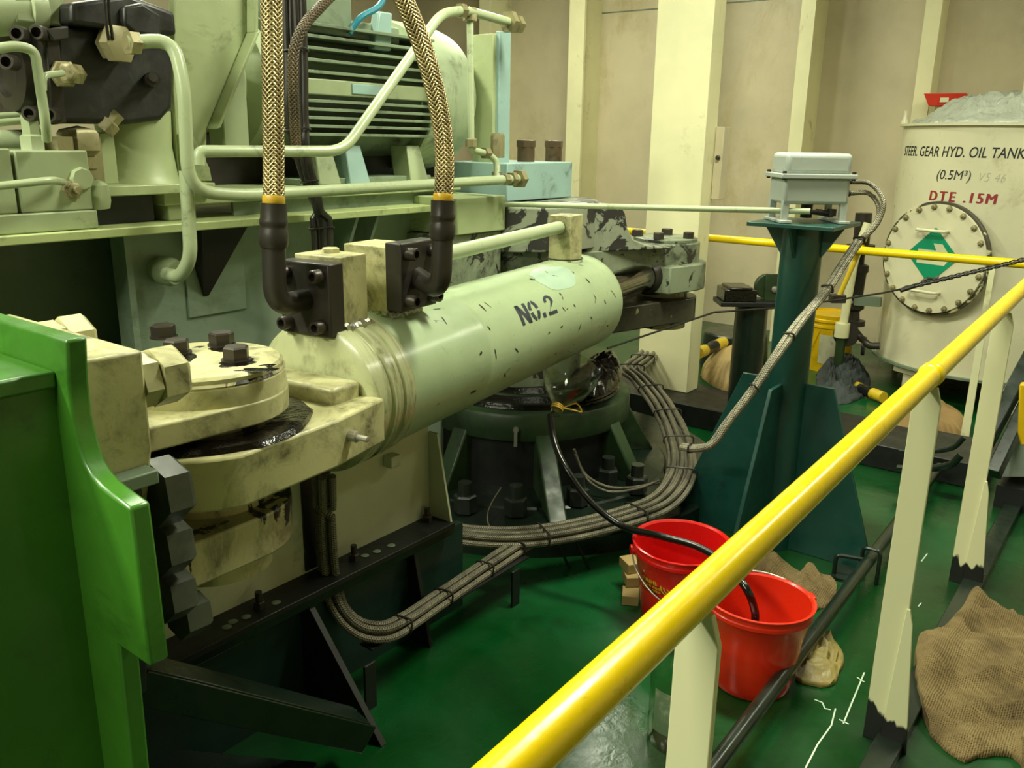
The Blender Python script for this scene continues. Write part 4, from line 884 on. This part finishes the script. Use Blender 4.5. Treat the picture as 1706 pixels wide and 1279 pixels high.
th, z = tank_at(1586, 299); wrap('lettering', glyphs('(0.5M\u00b3)', .074, .15, .0, 1, .96), on_tank(th, z), M['blackink'], tk)
th, z = tank_at(1603, 337)
for txt, sp, w_, dth in (('DTE', 1.4, .95, .2), ('.15M', 1.2, .98, -.14)):
    v_, f_ = glyphs(txt, .078, .08, 0, sp, w_); n_v = len(v_); v2, f2_ = [], []
    for k_ in range(5): v2 += [(x+(.0018*(k_-2)), y+.0006*((k_ % 2)*2-1)) for x, y in v_]; f2_ += [tuple(q+k_*n_v for q in f) for f in f_]
    wrap('lettering', (v2, f2_), on_tank(th+dth, z), M['redink'], tk)
th, z = tank_at(1650, 303); wrap('lettering', glyphs('V5 46', .07, .3, -.0012, 1.1, .8), on_tank(th, z), M['pencil'], tk)
# manhole
thm, zm = tank_at(1557, 430); MN = -TD*math.cos(thm)+TS*math.sin(thm); MN = (MN*.93-TD*.07+V((0, 0, 0))).normalized(); MS = V((-MN.y, MN.x, 0)); MR = .325
MC = TCN+MN*(TR-.02)+zz*zm
b = MB(); b.lathe(MC-MN*.12, MN, [(0, 0), (MR*.86, 0), (MR*.86, .15), (MR, .15), (MR+.004, .155), (MR+.004, .175), (MR, .178), (0, .178)], 72); b.build('manhole_neck', M['tankdark'], tk)
mh = MB(); mh.lathe(MC+MN*.058, MN, [(0, 0), (MR-.012, 0), (MR-.014, .012), (0, .014)], 72)
mo_ = mh.build('manhole_cover', M['tank'], tk)
F0 = MC+MN*.072
for i in range(20):
    a = 2*PI*i/20+.1; p = F0+(MS*math.cos(a)+zz*math.sin(a))*(MR-.028)
    b = MB(); b.lathe(p, MN, [(0, -.002), (.017, -.002), (.017, .003), (0, .003)], 14); b.hexn(p+MN*.003, MN, .0145, .012, .1, i); b.lathe(p+MN*.015, MN, [(0, 0), (.007, 0), (.007, .008), (0, .008)], 8); b.build('bolt', M['fitting'], mo_)
for dz in (.165, -.185):
    b = MB(); p = F0+zz*dz-MS*.01; b.tube(bend([p-MS*.085, p-MS*.085+MN*.05, p+MS*.085+MN*.05, p+MS*.085], .02), .009, 10, smooth=False); b.build('handle', M['tank'], mo_)
b = MB(); D_ = .162
b.prism([F0+MS*x*D_+zz*(y*D_+.02)+MN*.002 for x, y in ((0, 1), (-1, 0), (0, -1), (1, 0))], MN*.0015); sg = b.build('safety_sign', M['signgreen'], mo_); sg['label'] = 'green diamond sign with a cream bent arrow'
b = MB(); arrow = [(-.66, -.06), (.22, .52), (.38, .52), (.12, .24), (-.0, .24), (-.66, .24)]
arrow = [(.76, -.02), (.36, .46), (-.02, .46), (.12, .22), (-.58, .2), (-.58, -.26), (.3, -.26), (.12, -.5), (.4, -.5)]
arrow = [(.72, .0), (.34, .44), (-.0, .44), (.14, .2), (-.56, .2), (-.56, -.3), (.5, -.3)]
b.prism([F0+MS*x*D_+zz*(y*D_+.02)+MN*.004 for x, y in arrow], MN*.001); b.build('sign_arrow', M['signwhite'], sg)
# top nozzle and lifting eye
p = at(1712, 205, X=TCN.x-.25); p.z = TZ1
b = MB(); b.lathe(p, (0, 0, 1), [(0, 0), (.06, 0), (.06, .08), (.095, .082), (.095, .1), (.06, .101), (.06, .107), (.095, .108), (.095, .126), (.055, .128), (.045, .5), (0, .5)], 32); b.build('vent_nozzle', M['tank'], tk)
p = at(1507, 205, X=TCN.x-.1); p.z = TZ1; b = MB(); b.lathe(p, (0, 0, 1), [(0, 0), (.022, 0), (.022, .03), (.012, .05), (.012, .09), (0, .095)], 12); b.build('gauge_stub', M['tank'], tk)
# things on the tank
sp_ = [at(u, 210, Z=0) for u in ()]
def tank_top(x, y): return TCN+TS*x-TD*y
outl = [tank_top(x, y) for x, y in ((.58, .1), (.45, .36), (.2, .54), (-.1, .56), (-.30, .46), (-.36, .2), (-.25, -.1), (.05, -.15), (.4, -.1))]
hp = heap('plastic_sheet', outl, .09, M['sheet'], 11, TZ1+.01, 12, .9, 80, 300, .3, cloth=True, rim=2.5, dome=.1, crease=(TS.x, TS.y)); tag(hp, 'crumpled grey green plastic sheet heaped on top of the oil tank', 'plastic sheet')
rt = thing('tray', 'small red plastic tray tilted behind the plastic sheet on the oil tank', 'tray', tank_top(.2, -.1)+zz*(TZ1+.01))
p = at(1575, 166, X=TCN.x+.3); o = p-zz*.04
vs = []
for s_, w, dpt in ((.0, .09, .07), (.075, .125, .1)):
    for i, j in ((-1, -1), (1, -1), (1, 1), (-1, 1)): vs.append(o+TS*w*i-TD*dpt*j+zz*s_)
for s_, w, dpt in ((.075, .118, .093), (.006, .083, .063)):
    for i, j in ((-1, -1), (1, -1), (1, 1), (-1, 1)): vs.append(o+TS*w*i-TD*dpt*j+zz*s_)
b = MB(); b.add(vs, [(3, 2, 1, 0)]+[(k*4+i, k*4+(i+1) % 4, k*4+4+(i+1) % 4, k*4+4+i) for k in range(3) for i in range(4)]+[(12, 13, 14, 15)]); b.build('shell', M['redtray'], rt, bevel=.004)
b = MB(); q = o-TD*.0885+zz*.035; b.obox(q, TS, TD, zz, .025, .002, .014); b.build('sticker', M['paper'], rt)
# a block keeps the tray up
b = MB(); b.obox(V((o.x, o.y, (TZ1+.01+o.z)/2)), TS, TD, zz, .05, .05, (o.z-TZ1-.01)/2); tag(b.build('wood_block', M['tan'], bevel=.004), 'wooden block under the red tray on the oil tank, mostly hidden by the plastic sheet', 'block')

# ================================================================ buckets
def bucket(name, c, r, h, mat, label, tilt, handle, handle_col='wire'):
    t = thing(name, label, 'bucket', c, 'red plastic buckets'); ax = V(tilt).normalized()
    k = r/.155; w = .004
    prof = [(0, .0), (r*.70, .0), (r*.72, .006)]
    for i in range(9): f = .05+.5*i/8; prof.append((r*(.72+.24*f)+(.0025 if i % 2 else 0), h*f))
    prof += [(r*.965, h*.86), (r*1.0, h*.88), (r*1.0, h*.915), (r*.98, h*.925), (r*.985, h*.975), (r*1.03, h*.985), (r*1.035, h), (r*.99, h*1.004), (r*.955, h*.985), (r*.93, h*.86), (r*.70, .012), (0, .01)]
    b = MB(); b.lathe(c, ax, prof, 72); b.build('shell', mat, t)
    return t, ax
B1 = at(1140, 1080, Z=0); 
bc1 = at(1128, 907, Z=.27); bc1.z = 0
t1, _ = bucket('bucket', bc1+V((.03, .0, 0)), .153, .275, M['red'], 'glossy red bucket with gold printed emblem, the one further back beside the cables', (-.02, -.02, 1), None)
bc1 = bc1+V((.03, 0, 0))
side = V((.66, -.75, 0)).normalized(); fw = V((-.75, -.66, 0)).normalized()
b = MB()
hp_ = [bc1+fw*0+side*-.16+zz*.245]
for i in range(1, 12):
    a = PI*i/12; hp_.append(bc1-side*.163*math.cos(a)+fw*(.17*math.sin(a))+zz*(.245-.125*math.sin(a)))
hp_.append(bc1+side*.163+zz*.245)
b.tube(hp_, .0026, 8); hd = b.build('wire_handle', M['steel'], t1)
gp = [hp_[i] for i in (4, 5, 6, 7, 8)]; b = MB(); b.tube(gp, .0095, 12); b.build('grip', M['signwhite'], hd)
for s_ in (-1, 1): b = MB(); b.lathe(bc1+side*.148*s_+zz*.245, side*s_, [(0, 0), (.018, 0), (.016, .016), (0, .016)], 14); b.build('ear', M['red'], t1)
def on_bucket(c, r, a0, z0):
    def f(x, y, t):
        z = z0+y; rr = r*(.72+.24*min(1, z/.275)*1.02)+.004+t; a = a0+x/rr; return V((c.x, c.y, z))+V((math.cos(a), math.sin(a), 0))*rr
    return f
a0 = math.atan2(-bc1.y, -bc1.x)-.42
b = MB(); fn = on_bucket(bc1, .153, a0, .165); n = 14
vs = [fn(-.075+.15*i/n, y, .0004) for i in range(n+1) for y in (-.035, .045)]
b.add(vs, [(2*i, 2*i+2, 2*i+3, 2*i+1) for i in range(n)]); lb = b.build('print_panel', paint('dark_red_print', (150, 16, 14), .35, amt=0, bump=0), t1)
wrap('lettering', glyphs('SUNHE', .02, 0, .0006, 1.1), on_bucket(bc1, .153, a0-.30, .167), M['gold'], lb)
b = MB()
for i in range(7):
    for yy in (-.016, -.004): 
        for q in range(2):
            x0 = -.072+.0105*i+(.004 if i > 3 else 0); b.add([on_bucket(bc1, .153, a0, .157)(x, y, .0012) for x, y in ((x0, yy+.001+q*.0045), (x0+.0085, yy+.001+q*.0045), (x0+.0085, yy+.0038+q*.0045), (x0, yy+.0038+q*.0045))], [(0, 1, 2, 3)])
b.build('small_print', M['gold'], lb)
b = MB()
for rr in (.031, .022, .012):
    ring = [(math.cos(2*PI*i/28), math.sin(2*PI*i/28)) for i in range(28)]
    vs = [on_bucket(bc1, .153, a0, .168)(.036+x*r2*1.1, y*r2, .0012) for x, y in ring for r2 in (rr, rr-.0045)]
    b.add(vs, [(2*i, 2*((i+1) % 28), 2*((i+1) % 28)+1, 2*i+1) for i in range(28)])
b.build('emblem', M['gold'], lb)
b = MB(); b.add([on_bucket(bc1, .153, a0, .196)(x, y, .0012) for x, y in ((-.068, 0), (-.044, 0), (-.05, .012), (-.056, .006), (-.062, .012))], [(0, 1, 2, 3, 4)]); b.build('logo_mark', M['pencil'], lb)
bc2 = at(1263, 998, Z=.262); bc2.z = 0
t2, _ = bucket('bucket', bc2, .15, .268, M['red2'], 'orange red bucket with ribbed side in front, nearer the handrail', (.03, -.0, 1), None)
s2 = V((.72, -.69, 0)).normalized()
b = MB(); hq = [bc2-s2*.155+zz*.245]
for i in range(1, 12):
    a = PI*i/12; hq.append(bc2-s2*.158*math.cos(a)-fw*(.155*math.sin(a))+zz*(.247+.022*math.sin(a)))
hq.append(bc2+s2*.155+zz*.245); b.tube(hq, .0026, 8); b.build('wire_handle', M['steel'], t2)
for s_ in (-1, 1): b = MB(); b.obox(bc2+s2*.16*s_+zz*.235, s2, fw, zz, .012, .018, .03); b.build('ear', M['red2'], t2, bevel=.006)

# offcuts of timber behind the bucket
for k, (u, v, z0) in enumerate(((1050, 1000, .0), (1052, 985, .036), (1049, 978, .072))):
    p = at(u, v, Z=0); p.z = z0; b = MB(); a_ = .5+.25*k; b.obox(p+zz*.0175, V((math.cos(a_), math.sin(a_), 0)), V((-math.sin(a_), math.cos(a_), 0)), zz, .036, .028, .0175)
    tag(b.build('wood_block', M['tan'], bevel=.002), ('lowest', 'middle', 'topmost')[k]+' of the small wooden offcuts stacked behind the further red bucket', 'block', 'timber offcuts by the bucket')
# black drain hose from the cut bottle funnel into the second bucket
dh = MB(); dh.tube([at(916, 690, Y=1.62), at(922, 730, Y=1.58), at(940, 775, Y=1.5), at(980, 832, Y=1.4), at(1035, 875, Y=1.28), at(1100, 893, Y=1.12), at(1165, 912, Y=.98), at(1215, 945, Y=.86), at(1246, 985, Y=.78), at(1258, 1020, Y=.77), at(1258, 1036, Y=.77)], .0115, 14)
tag(dh.build('drain_hose', M['rubber']), 'thin black rubber hose running from the plastic funnel into the front bucket', 'hose')
fn_ = thing('funnel', 'clear cut plastic bottle used as a drip funnel under the ram', 'funnel', at(925, 690, Y=1.62))
f0 = at(924, 690, Y=1.62); f1_ = at(955, 612, Y=1.64); fa = (f1_-f0).normalized()
b = MB(); b.lathe(f0, fa, [(.018, 0), (.018, .03), (.03, .045), (.075, .095), (.098, .15), (.1, .2), (.098, .2), (.096, .15), (.073, .097), (.028, .048), (.015, .032), (.015, 0), (.018, 0)], 36); b.build('cone', M['clear'], fn_)
b = MB()
for k in range(3): b.torus(f0+fa*(.022+.006*k), fa+V((.1*k, 0, 0)), .021, .003, 20, 6)
b.tube([f0+fa*.03-NL*.02, f0+fa*.01-NL*.05+V((.05, 0, 0)), f0-NL*.05+V((.09, 0, -.005)), f0+fa*.0-NL*.04+V((.07, 0, .03)), f0+fa*.03-NL*.02], .003, 6); b.build('cord_tie', M['cord'], fn_)
# oily rag at the drip point
rg = heap('rag', [at(u, v, Z=.48) for u, v in ((960, 640), (985, 610), (1020, 600), (1035, 625), (1015, 655), (985, 662))], .09, M['grease'], 4, .482, 14, .6, 16, 70); tag(rg, 'black oily rag on the carrier ring beside the funnel', 'rag')

# ================================================================ cable bundles
def bundle(label, path, n, r, spread, ties, name='cable_bundle', mat='cable', flat=.5, seed=1, grp=None, up=V((0, 0, 1))):
    t = thing(name, label, 'cables', V(path[0]), grp); rnd = random.Random(seed); pts = spline([V(p) for p in path], .03)
    N = len(pts)
    for k in range(n):
        a = (k-(n-1)/2); off = a*spread; zo = (k % 2-.5)*r*2*flat
        cpts = []
        for i, p in enumerate(pts):
            d = (pts[min(N-1, i+1)]-pts[max(0, i-1)]).normalized(); s_ = d.cross(up)
            s_ = s_.normalized() if s_.length > .15 else RGT.copy(); u_ = s_.cross(d)
            w = .25*r*noise.noise(V((i*.15, k*5.1, seed)))
            cpts.append(p+s_*(off+w)+u_*(zo+w))
        MB().tube(cpts, r*(1+.12*rnd.uniform(-1, 1)), 10, smooth=False).build('cable', M[mat], t)
    for f in ties:
        i = int(f*(N-1)); p = pts[i]; d = (pts[min(N-1, i+1)]-pts[max(0, i-1)]).normalized(); s_ = d.cross(up); s_ = s_.normalized() if s_.length > .15 else RGT.copy(); u_ = s_.cross(d)
        wv, hv = spread*(n-1)/2+r*1.25, r*(1.25+flat)
        b = MB(); b.tube([p+s_*wv*math.copysign(abs(math.cos(q))**.5, math.cos(q))+u_*hv*math.copysign(abs(math.sin(q))**.5, math.sin(q))+d*.004*math.sin(q*2) for q in [2*PI*j/24 for j in range(24)]], .0032, 6, closed=True, smooth=False)
        b.build('cable_tie', M['dark'], t)
    return t
zb = .17
bundle('thick bundle of grey braided cables sweeping round the carrier to the cream column',
    [at(752, 886, Z=.2), at(800, 892, Z=.18), at(870, 893, Z=.17), at(950, 882, Z=.17), at(1030, 862, Z=.17), at(1095, 838, Z=.18), at(1128, 803, Z=.2), at(1136, 762, Z=.22), at(1124, 715, Z=.25), at(1100, 668, Z=.29), at(1070, 632, Z=.33), at(1052, 616, Z=.36), at(1068, 600, Z=.34), at(1082, 586, Z=.3)],
    7, .0108, .0172, (.12, .26, .4, .5, .6, .7, .78, .9), flat=.9)
bundle('bundle of grey braided cables branching down left past the beam and hanging beneath the clevis',
    [at(905, 888, Z=.16), at(862, 912, Z=.15), at(800, 952, Z=.15), at(730, 1000, Z=.15), at(680, 1034, Z=.15), at(640, 1053, Z=.16), at(598, 1046, Z=.18), at(566, 1015, Z=.24), at(550, 965, Z=.33), at(543, 900, Z=.45), at(541, 830, Z=.58), at(540, 790, Z=.66)],
    4, .0108, .0135, (.1, .24, .38, .52), flat=.9, seed=3)
bundle('grey cables tied down the teal pedestal from the sensor box to the floor',
    [at(1432, 400, d=3.05), at(1405, 440, d=3.02), at(1372, 490, d=2.98), at(1330, 540, d=2.95), at(1288, 600, d=2.93), at(1250, 655, d=2.95), at(1212, 705, d=2.98), at(1185, 740, d=3.0), at(1160, 746, d=3.05), at(1136, 744, d=3.1)],
    2, .0105, .0125, (.02, .2, .42, .6, .97), flat=.2, seed=5, mat='cablelt')
bx_c = MB()
gl1 = oc+ex*.145+zz*1.375; gl2 = oc+ex*.145+zz*1.335
lp = MB(); lp.tube([gl1, at(1450, 306, d=3.02), at(1472, 335, d=3.0), at(1462, 372, d=3.02), at(1434, 402, d=3.05)], .0085, 10); 
lc = thing('cable', 'two looped grey cables from the glands of the sensor box', 'cables', gl1)
lp.build('cable', M['cablelt'], lc)
lp = MB(); lp.tube([gl2, at(1448, 322, d=3.04), at(1464, 345, d=3.03), at(1458, 372, d=3.04), at(1430, 402, d=3.06)], .0085, 10); lp.build('cable', M['cablelt'], lc)
bundle('flat tied bundle of dark braided cables hanging behind the left braided hose', [at(488, -20, Y=2.2), at(492, 100, Y=2.2), at(494, 200, Y=2.2), at(506, 270, Y=2.2), at(524, 330, Y=2.19), at(534, 365, Y=2.18), at(538, 420, Y=2.18), at(540, 470, Y=2.18)], 4, .0125, .015, (.2, .45, .62, .8), mat='cableblk', flat=.4, seed=8)
kh = MB(); kh.tube([at(494, 262, Y=2.16), at(491, 200, Y=2.14), at(488, 130, Y=2.12), at(490, 85, Y=2.12), at(505, 45, Y=2.12), at(535, 10, Y=2.13), at(570, -25, Y=2.15)], .016, 16); tag(kh.build('braided_cable', M['braiddark']), 'dark brown braided cable arching up to the left of the motor terminal box', 'cable')
gc = MB(); gc.tube([at(956, 748, Z=.3), at(975, 790, Z=.18), at(1010, 810, Z=.14), at(1050, 812, Z=.13), at(1098, 804, Z=.14)], .006, 10); gc.tube([at(958, 756, Z=.28), at(978, 798, Z=.17), at(1012, 818, Z=.13), at(1060, 814, Z=.13), at(1098, 800, Z=.15)], .005, 10)
tag(gc.build('thin_cable', M['cable']), 'pair of thin grey wires looping out of the carrier housing to the cable bundle', 'cables')
gw = MB(); gw.tube([at(835, 812, Z=.2), at(818, 840, Z=.13), at(812, 865, Z=.1), at(822, 890, Z=.05), at(832, 905, Z=.02)], .003, 8); tag(gw.build('thin_wire', M['cable']), 'thin curled wire hanging beside the foundation nuts', 'wire')
# cable supports: upright flats with a ledge
def support(label, foot_px, ztop, arm_px=None):
    f = at(*foot_px, Z=0); b = MB(); b.box((f.x-.02, f.y-.004, 0), (f.x+.02, f.y+.004, ztop))
    t = tag(b.build('cable_support', M['void'], bevel=.0015), label, 'cable support', 'dark flat bar cable supports')
    return t
support('dark upright flat bar under the cables at the lower left by the brace', (618, 1180), .14)
support('dark upright flat bar under the fork of the cable bundles', (858, 1008), .13)
tr = MB(); tr.bar(at(610, 1078, Z=.135), at(872, 925, Z=.128), .05, .005); tag(tr.build('cable_tray', M['void']), 'narrow dark strip carrying the lower left cable bundle', 'cable tray')
for u, v, lb_ in ((948, 945, 'left dark flat strut between carrier and floor under the cables'), (980, 945, 'right dark flat strut between carrier and floor under the cables')):
    f = at(u, v, Z=0); b = MB(); b.bar(f, at(u-24, v-52, Z=.13), .03, .008); tag(b.build('floor_strut', M['void'], bevel=.001), lb_, 'strut', 'flat struts under the cables')

# ================================================================ floor pipe with saddle
fp = thing('floor_pipe', 'dark green pipe running low along the floor inside the handrail', 'pipe', (2.4, .655, 0))
b = MB(); b.tube([(.6, .635, .09), (4.15, .69, .09)], .021, 18, smooth=False); b.build('tube', M['deepgreen'], fp)
for u, v in ((1425, 935),):
    p = at(u+20, v-5, Z=.09); x = p.x
    b = MB(); b.tube(bend([(x, .70, 0), (x, .70, .13), (x, .64, .13), (x, .64, 0)], .02), .007, 8, smooth=False); b.box((x-.06, .70, 0), (x+.06, .79, .012)); b.tube(bend([(x-.03, .78, 0), (x-.03, .78, .085), (x, .68, .085)], .02), .008, 8, smooth=False); b.build('saddle', M['deepgreen'], fp)

# ================================================================ cloths, sacks and odds and ends on the floor
def fl(*px, Z=.005): return [at(u, v, Z=Z) for u, v in px]
s = heap('burlap_sack', fl((1528, 1078), (1568, 1062), (1600, 1030), (1622, 1000), (1655, 1010), (1700, 1030), (1800, 1070), (1830, 1180), (1790, 1290), (1720, 1300), (1690, 1262), (1640, 1258), (1605, 1268), (1560, 1235), (1535, 1195), (1524, 1140)), .075, M['burlap'], 2, .001, 7, .75, 90, 340, .3, cloth=True, crease=(.72, -.69), lift=lambda p: .034*max(0, min(1, (p.y-.30)/.04))); tag(s, 'crumpled brown burlap sack spread on the floor outside the handrail', 'sack')
s = heap('burlap_cloth', fl((1210, 905), (1270, 918), (1300, 935), (1345, 962), (1392, 975), (1388, 1000), (1350, 1018), (1330, 1000), (1270, 980), (1215, 950)), .08, M['burlap'], 9, .001, 8, .6, 40, 160, .35, cloth=True, rim=2.5); tag(s, 'folded burlap cloth on the floor behind the front red bucket', 'cloth')
s = heap('rag', fl((1325, 1130), (1335, 1085), (1352, 1062), (1385, 1068), (1405, 1095), (1398, 1120), (1385, 1142), (1350, 1140)), .06, M['yrag'], 5, .001, 26, .8, 70, 260, .2, cloth=True, rim=4, dome=.012); tag(s, 'yellow stained crumpled rag on the floor by the front red bucket', 'rag')
s = heap('sack', fl((1165, 655), (1190, 640), (1230, 618), (1262, 640), (1260, 672), (1210, 684)), .16, M['tan'], 6, .12, 4, .3, 24, 110, .7); tag(s, 'plump tan sack sitting between the cream column and the low stand', 'sack')
s = heap('sack', fl((1435, 715), (1475, 690), (1540, 676), (1600, 700), (1612, 742), (1560, 762), (1480, 752)), .17, M['brownsack'], 8, .001, 4, .35, 26, 120, .6); tag(s, 'brown filled sack lying in front of the oil tank legs', 'sack')
s = heap('rag_heap', fl((1360, 640), (1380, 600), (1420, 605), (1448, 628), (1435, 662), (1395, 672)), .09, M['greyrag'], 3, .001, 20, .8, 60, 240, .35, cloth=True, rim=2.5, dome=.08); tag(s, 'heap of dark grey cloth in front of the yellow bucket', 'cloth')
# yellow bucket
yb = at(1376, 612, Z=0); yk = thing('pail', 'yellow lidded plastic pail with a paper label half behind the teal pedestal', 'pail', yb)
b = MB(); b.lathe(yb, (0, 0, 1), [(0, 0), (.145, 0), (.16, .3), (.168, .305), (.168, .32), (.162, .325), (.163, .34), (.172, .345), (.172, .36), (.165, .365), (.168, .39), (.15, .392), (.15, .38), (0, .38)], 48); b.build('shell', M['ybucket'], yk)
b = MB(); aa = math.atan2(-yb.y, -yb.x); vs = [yb+V((math.cos(aa+.5-.9*i/10), math.sin(aa+.5-.9*i/10), 0))*(.147+.015*z/.3+.002)+zz*z for i in range(11) for z in (.06, .26)]
b.add(vs, [(2*i, 2*i+2, 2*i+3, 2*i+1) for i in range(10)]); b.build('paper_label', M['paper'], yk)
b = MB(); b.tube([yb+V((math.cos(aa-1.2+.8*i/8), math.sin(aa-1.2+.8*i/8), 0))*.175+zz*(.29-.15*math.sin(PI*i/8)) for i in range(9)], .004, 8); b.build('handle', M['ybucket'], yk)
# standpipe, valve stack and yellow bracing rod beside the tank
vp = thing('standpipe', 'cream slanting standpipe with green foot between the pail and the tank', 'pipe', at(1396, 640, Z=0))
pa_, pb_, pc_ = at(1396, 618, X=5.6), at(1402, 556, X=5.6), at(1424, 430, X=5.6)
b = MB(); b.tube(bend([pb_, pc_, at(1446, 372, X=5.65)], .06), .026, 16, smooth=False); b.build('tube', M['post'], vp)
b = MB(); b.cyl(pa_-zz*.1, pb_, .03, n=20); b.build('green_foot', M['carrier'], vp)
b = MB(); b.lathe(pb_-zz*.02, (0, 0, 1), [(0, 0), (.045, 0), (.045, .09), (0, .09)], 20); b.build('socket', M['post'], vp)
vv = thing('valve', 'dark stacked globe valve with round flanges left of the oil tank', 'valve', at(1422, 580, X=5.75))
b = MB()
tp_ = at(1436, 390, X=5.75); bt = at(1420, 560, X=5.75); d = (tp_-bt); ln = d.length; dn = d.normalized()
b.lathe(bt, dn, [(0, 0), (.03, 0), (.03, ln*.1), (.07, ln*.11), (.07, ln*.16), (.035, ln*.17), (.03, ln*.25), (.055, ln*.28), (.055, ln*.34), (.04, ln*.36), (.045, ln*.5), (.05, ln*.62), (.06, ln*.64), (.06, ln*.7), (.03, ln*.72), (.03, ln*.86), (.085, ln*.865), (.085, ln*.9), (.05, ln*.905), (.05, ln*1.2), (0, ln*1.2)], 28); b.build('body', M['dark'], vv)
b = MB(); b.lathe(bt+V((-.05, .04, .02)), (-.6, -.3, .1), [(0, 0), (.03, 0), (.03, .06), (.08, .065), (.08, .08), (0, .08)], 20); b.tube([bt+dn*ln*.08, at(1448, 575, X=5.6), at(1466, 576, X=5.6)], .022, 12); b.lathe(at(1436, 576, X=5.66), (.2, -1, 0), [(0, 0), (.06, 0), (.06, .02), (0, .02)], 24); b.build('side_outlet', M['dark'], vv)
b = MB(); b.bar(at(1424, 500, X=5.7), at(1468, 503, X=5.7), .03, .06); b.build('bracket_arm', M['greygreen'], vv)
yr = thing('brace_rod', 'thin yellow rod slanting behind the far handrail with a dark clamp at its lower end', 'rod', at(1396, 500, X=4.716))
b = MB(); b.tube([at(1446, 385, X=4.716), at(1396, 498, X=4.716)], .013, 12, smooth=False); b.build('rod', M['yhandle'], yr)
b = MB(); b.obox(at(1395, 497, X=4.716), ex, ey, zz, .04, .025, .022); b.build('clamp', M['dark'], yr, bevel=.004)
# yellow and black tool handles
def torch(label, a, c):
    t = thing('hand_tool', label, 'tool', a, 'yellow and black hand tools'); d = (c-a).normalized(); ln = (c-a).length
    b = MB(); b.lathe(a, d, [(0, 0), (.035, 0), (.035, ln*.25), (.03, ln*.26)], 20); b.build('yellow_head', M['yhandle'], t)
    b = MB(); b.lathe(a, d, [(.0, ln*.25), (.032, ln*.25), (.03, ln*.5), (.036, ln*.55), (.036, ln*.65), (0, ln*.65)], 20); b.build('black_grip', M['rubber'], t)
    b = MB(); b.lathe(a, d, [(.0, ln*.64), (.034, ln*.64), (.034, ln), (0, ln)], 20); b.build('yellow_tail', M['yhandle'], t)
torch('yellow and black tool handle lying on the floor in front of the tank leg', at(1420, 642, Z=.04), at(1472, 662, Z=.04))
torch('yellow and black tool handle glimpsed between the cream column and the low stand', at(1163, 588, Z=.3), at(1205, 570, Z=.3))
tb_ = MB(); c_ = at(1225, 565, X=5.6); tb_.lathe(V((c_.x, c_.y, 0)), (0, 0, 1), [(0, 0), (.22, 0), (.23, .02), (.21, .24), (.2, .25), (0, .25)], 32); tag(tb_.build('drum', M['deepgreen']), 'low dark green drum on the floor behind the low stand', 'drum')
# PET bottle behind the nearest post
pb2 = at(1126, 1232, Z=.0); bt_ = thing('bottle', 'large clear plastic bottle with a grey label standing behind the nearest handrail post', 'bottle', pb2)
b = MB(); pr = [(.0, .0), (.068, .0), (.076, .012), (.076, .07), (.072, .08), (.076, .09), (.076, .19), (.07, .215), (.045, .25), (.02, .272), (.02, .29)]; b.lathe(pb2, (0, 0, 1), pr+[(r-.0015, h) for r, h in pr[::-1] if r > .002]+[(0, .002)], 40); b.build('shell', M['clear'], bt_)
b = MB(); vs = [pb2+V((math.cos(a), math.sin(a), 0))*.0768+zz*z for a in [-3.6+1.9*i/14 for i in range(15)] for z in (.06, .18)]; b.add(vs, [(2*i, 2*i+2, 2*i+3, 2*i+1) for i in range(14)]); b.build('label', paint('bottle_label', (96, 116, 84), .4, (150, 160, 130), .6, 12, 30, .1), bt_)
b = MB(); b.cyl(pb2+zz*.284, pb2+zz*.305, .022, n=20); b.build('cap', M['clear'], bt_)

# right edge: dark step frame, grey plinth plate and yellow lever
eq = thing('step_frame', 'dark sloping steel frame with grey plinth at the right edge beyond the handrail', 'frame', at(1690, 790, Z=0))
b = MB(); b.bar(at(1720, 590, X=4.3), at(1640, 740, X=3.95), .06, .05); b.bar(at(1735, 620, X=4.3), at(1655, 790, X=3.9), .05, .06); b.build('sloping_bar', M['deepgreen'], eq, bevel=.004)
g0 = at(1665, 800, Z=0); b = MB(); b.prism([at(1668, 795, X=4.1), at(1716, 795, X=4.1), at(1730, 690, X=4.1), at(1700, 690, X=4.1)], (.25, 0, 0)); b.build('plinth_plate', M['boxgrey'], eq, bevel=.004)
b = MB(); p0 = at(1660, 830, X=4.1); b.box((4.05, -.4, 0), (4.4, at(1664, 800, X=4.1).y, .1)); b.build('foot', M['void'], eq)
yl = MB(); yl.prism([at(1698, 640, X=3.6), at(1730, 640, X=3.6), at(1730, 745, X=3.6), at(1700, 742, X=3.6), at(1695, 720, X=3.6)], (.05, 0, 0)); tag(yl.build('lever', M['ybucket'], bevel=.006), 'yellow painted lever end at the right edge of the picture', 'lever')
hr = MB(); pts = [at(1500, 752, X=4.0), at(1545, 752, X=3.98), at(1588, 745, X=3.96), at(1606, 728, X=3.96)]; hr.tube(pts, .012, 10); hr.tube([p-zz*.08 for p in pts], .016, 10)
for q in (at(1560, 770, X=3.97), at(1578, 800, X=3.9)): hr.bar(V((q.x, q.y, .0)), V((q.x, q.y, .2)), .03, .03)
tag(hr.build('foot_rail', M['deepgreen']), 'low dark bent foot rail in front of the brown sack', 'rail')
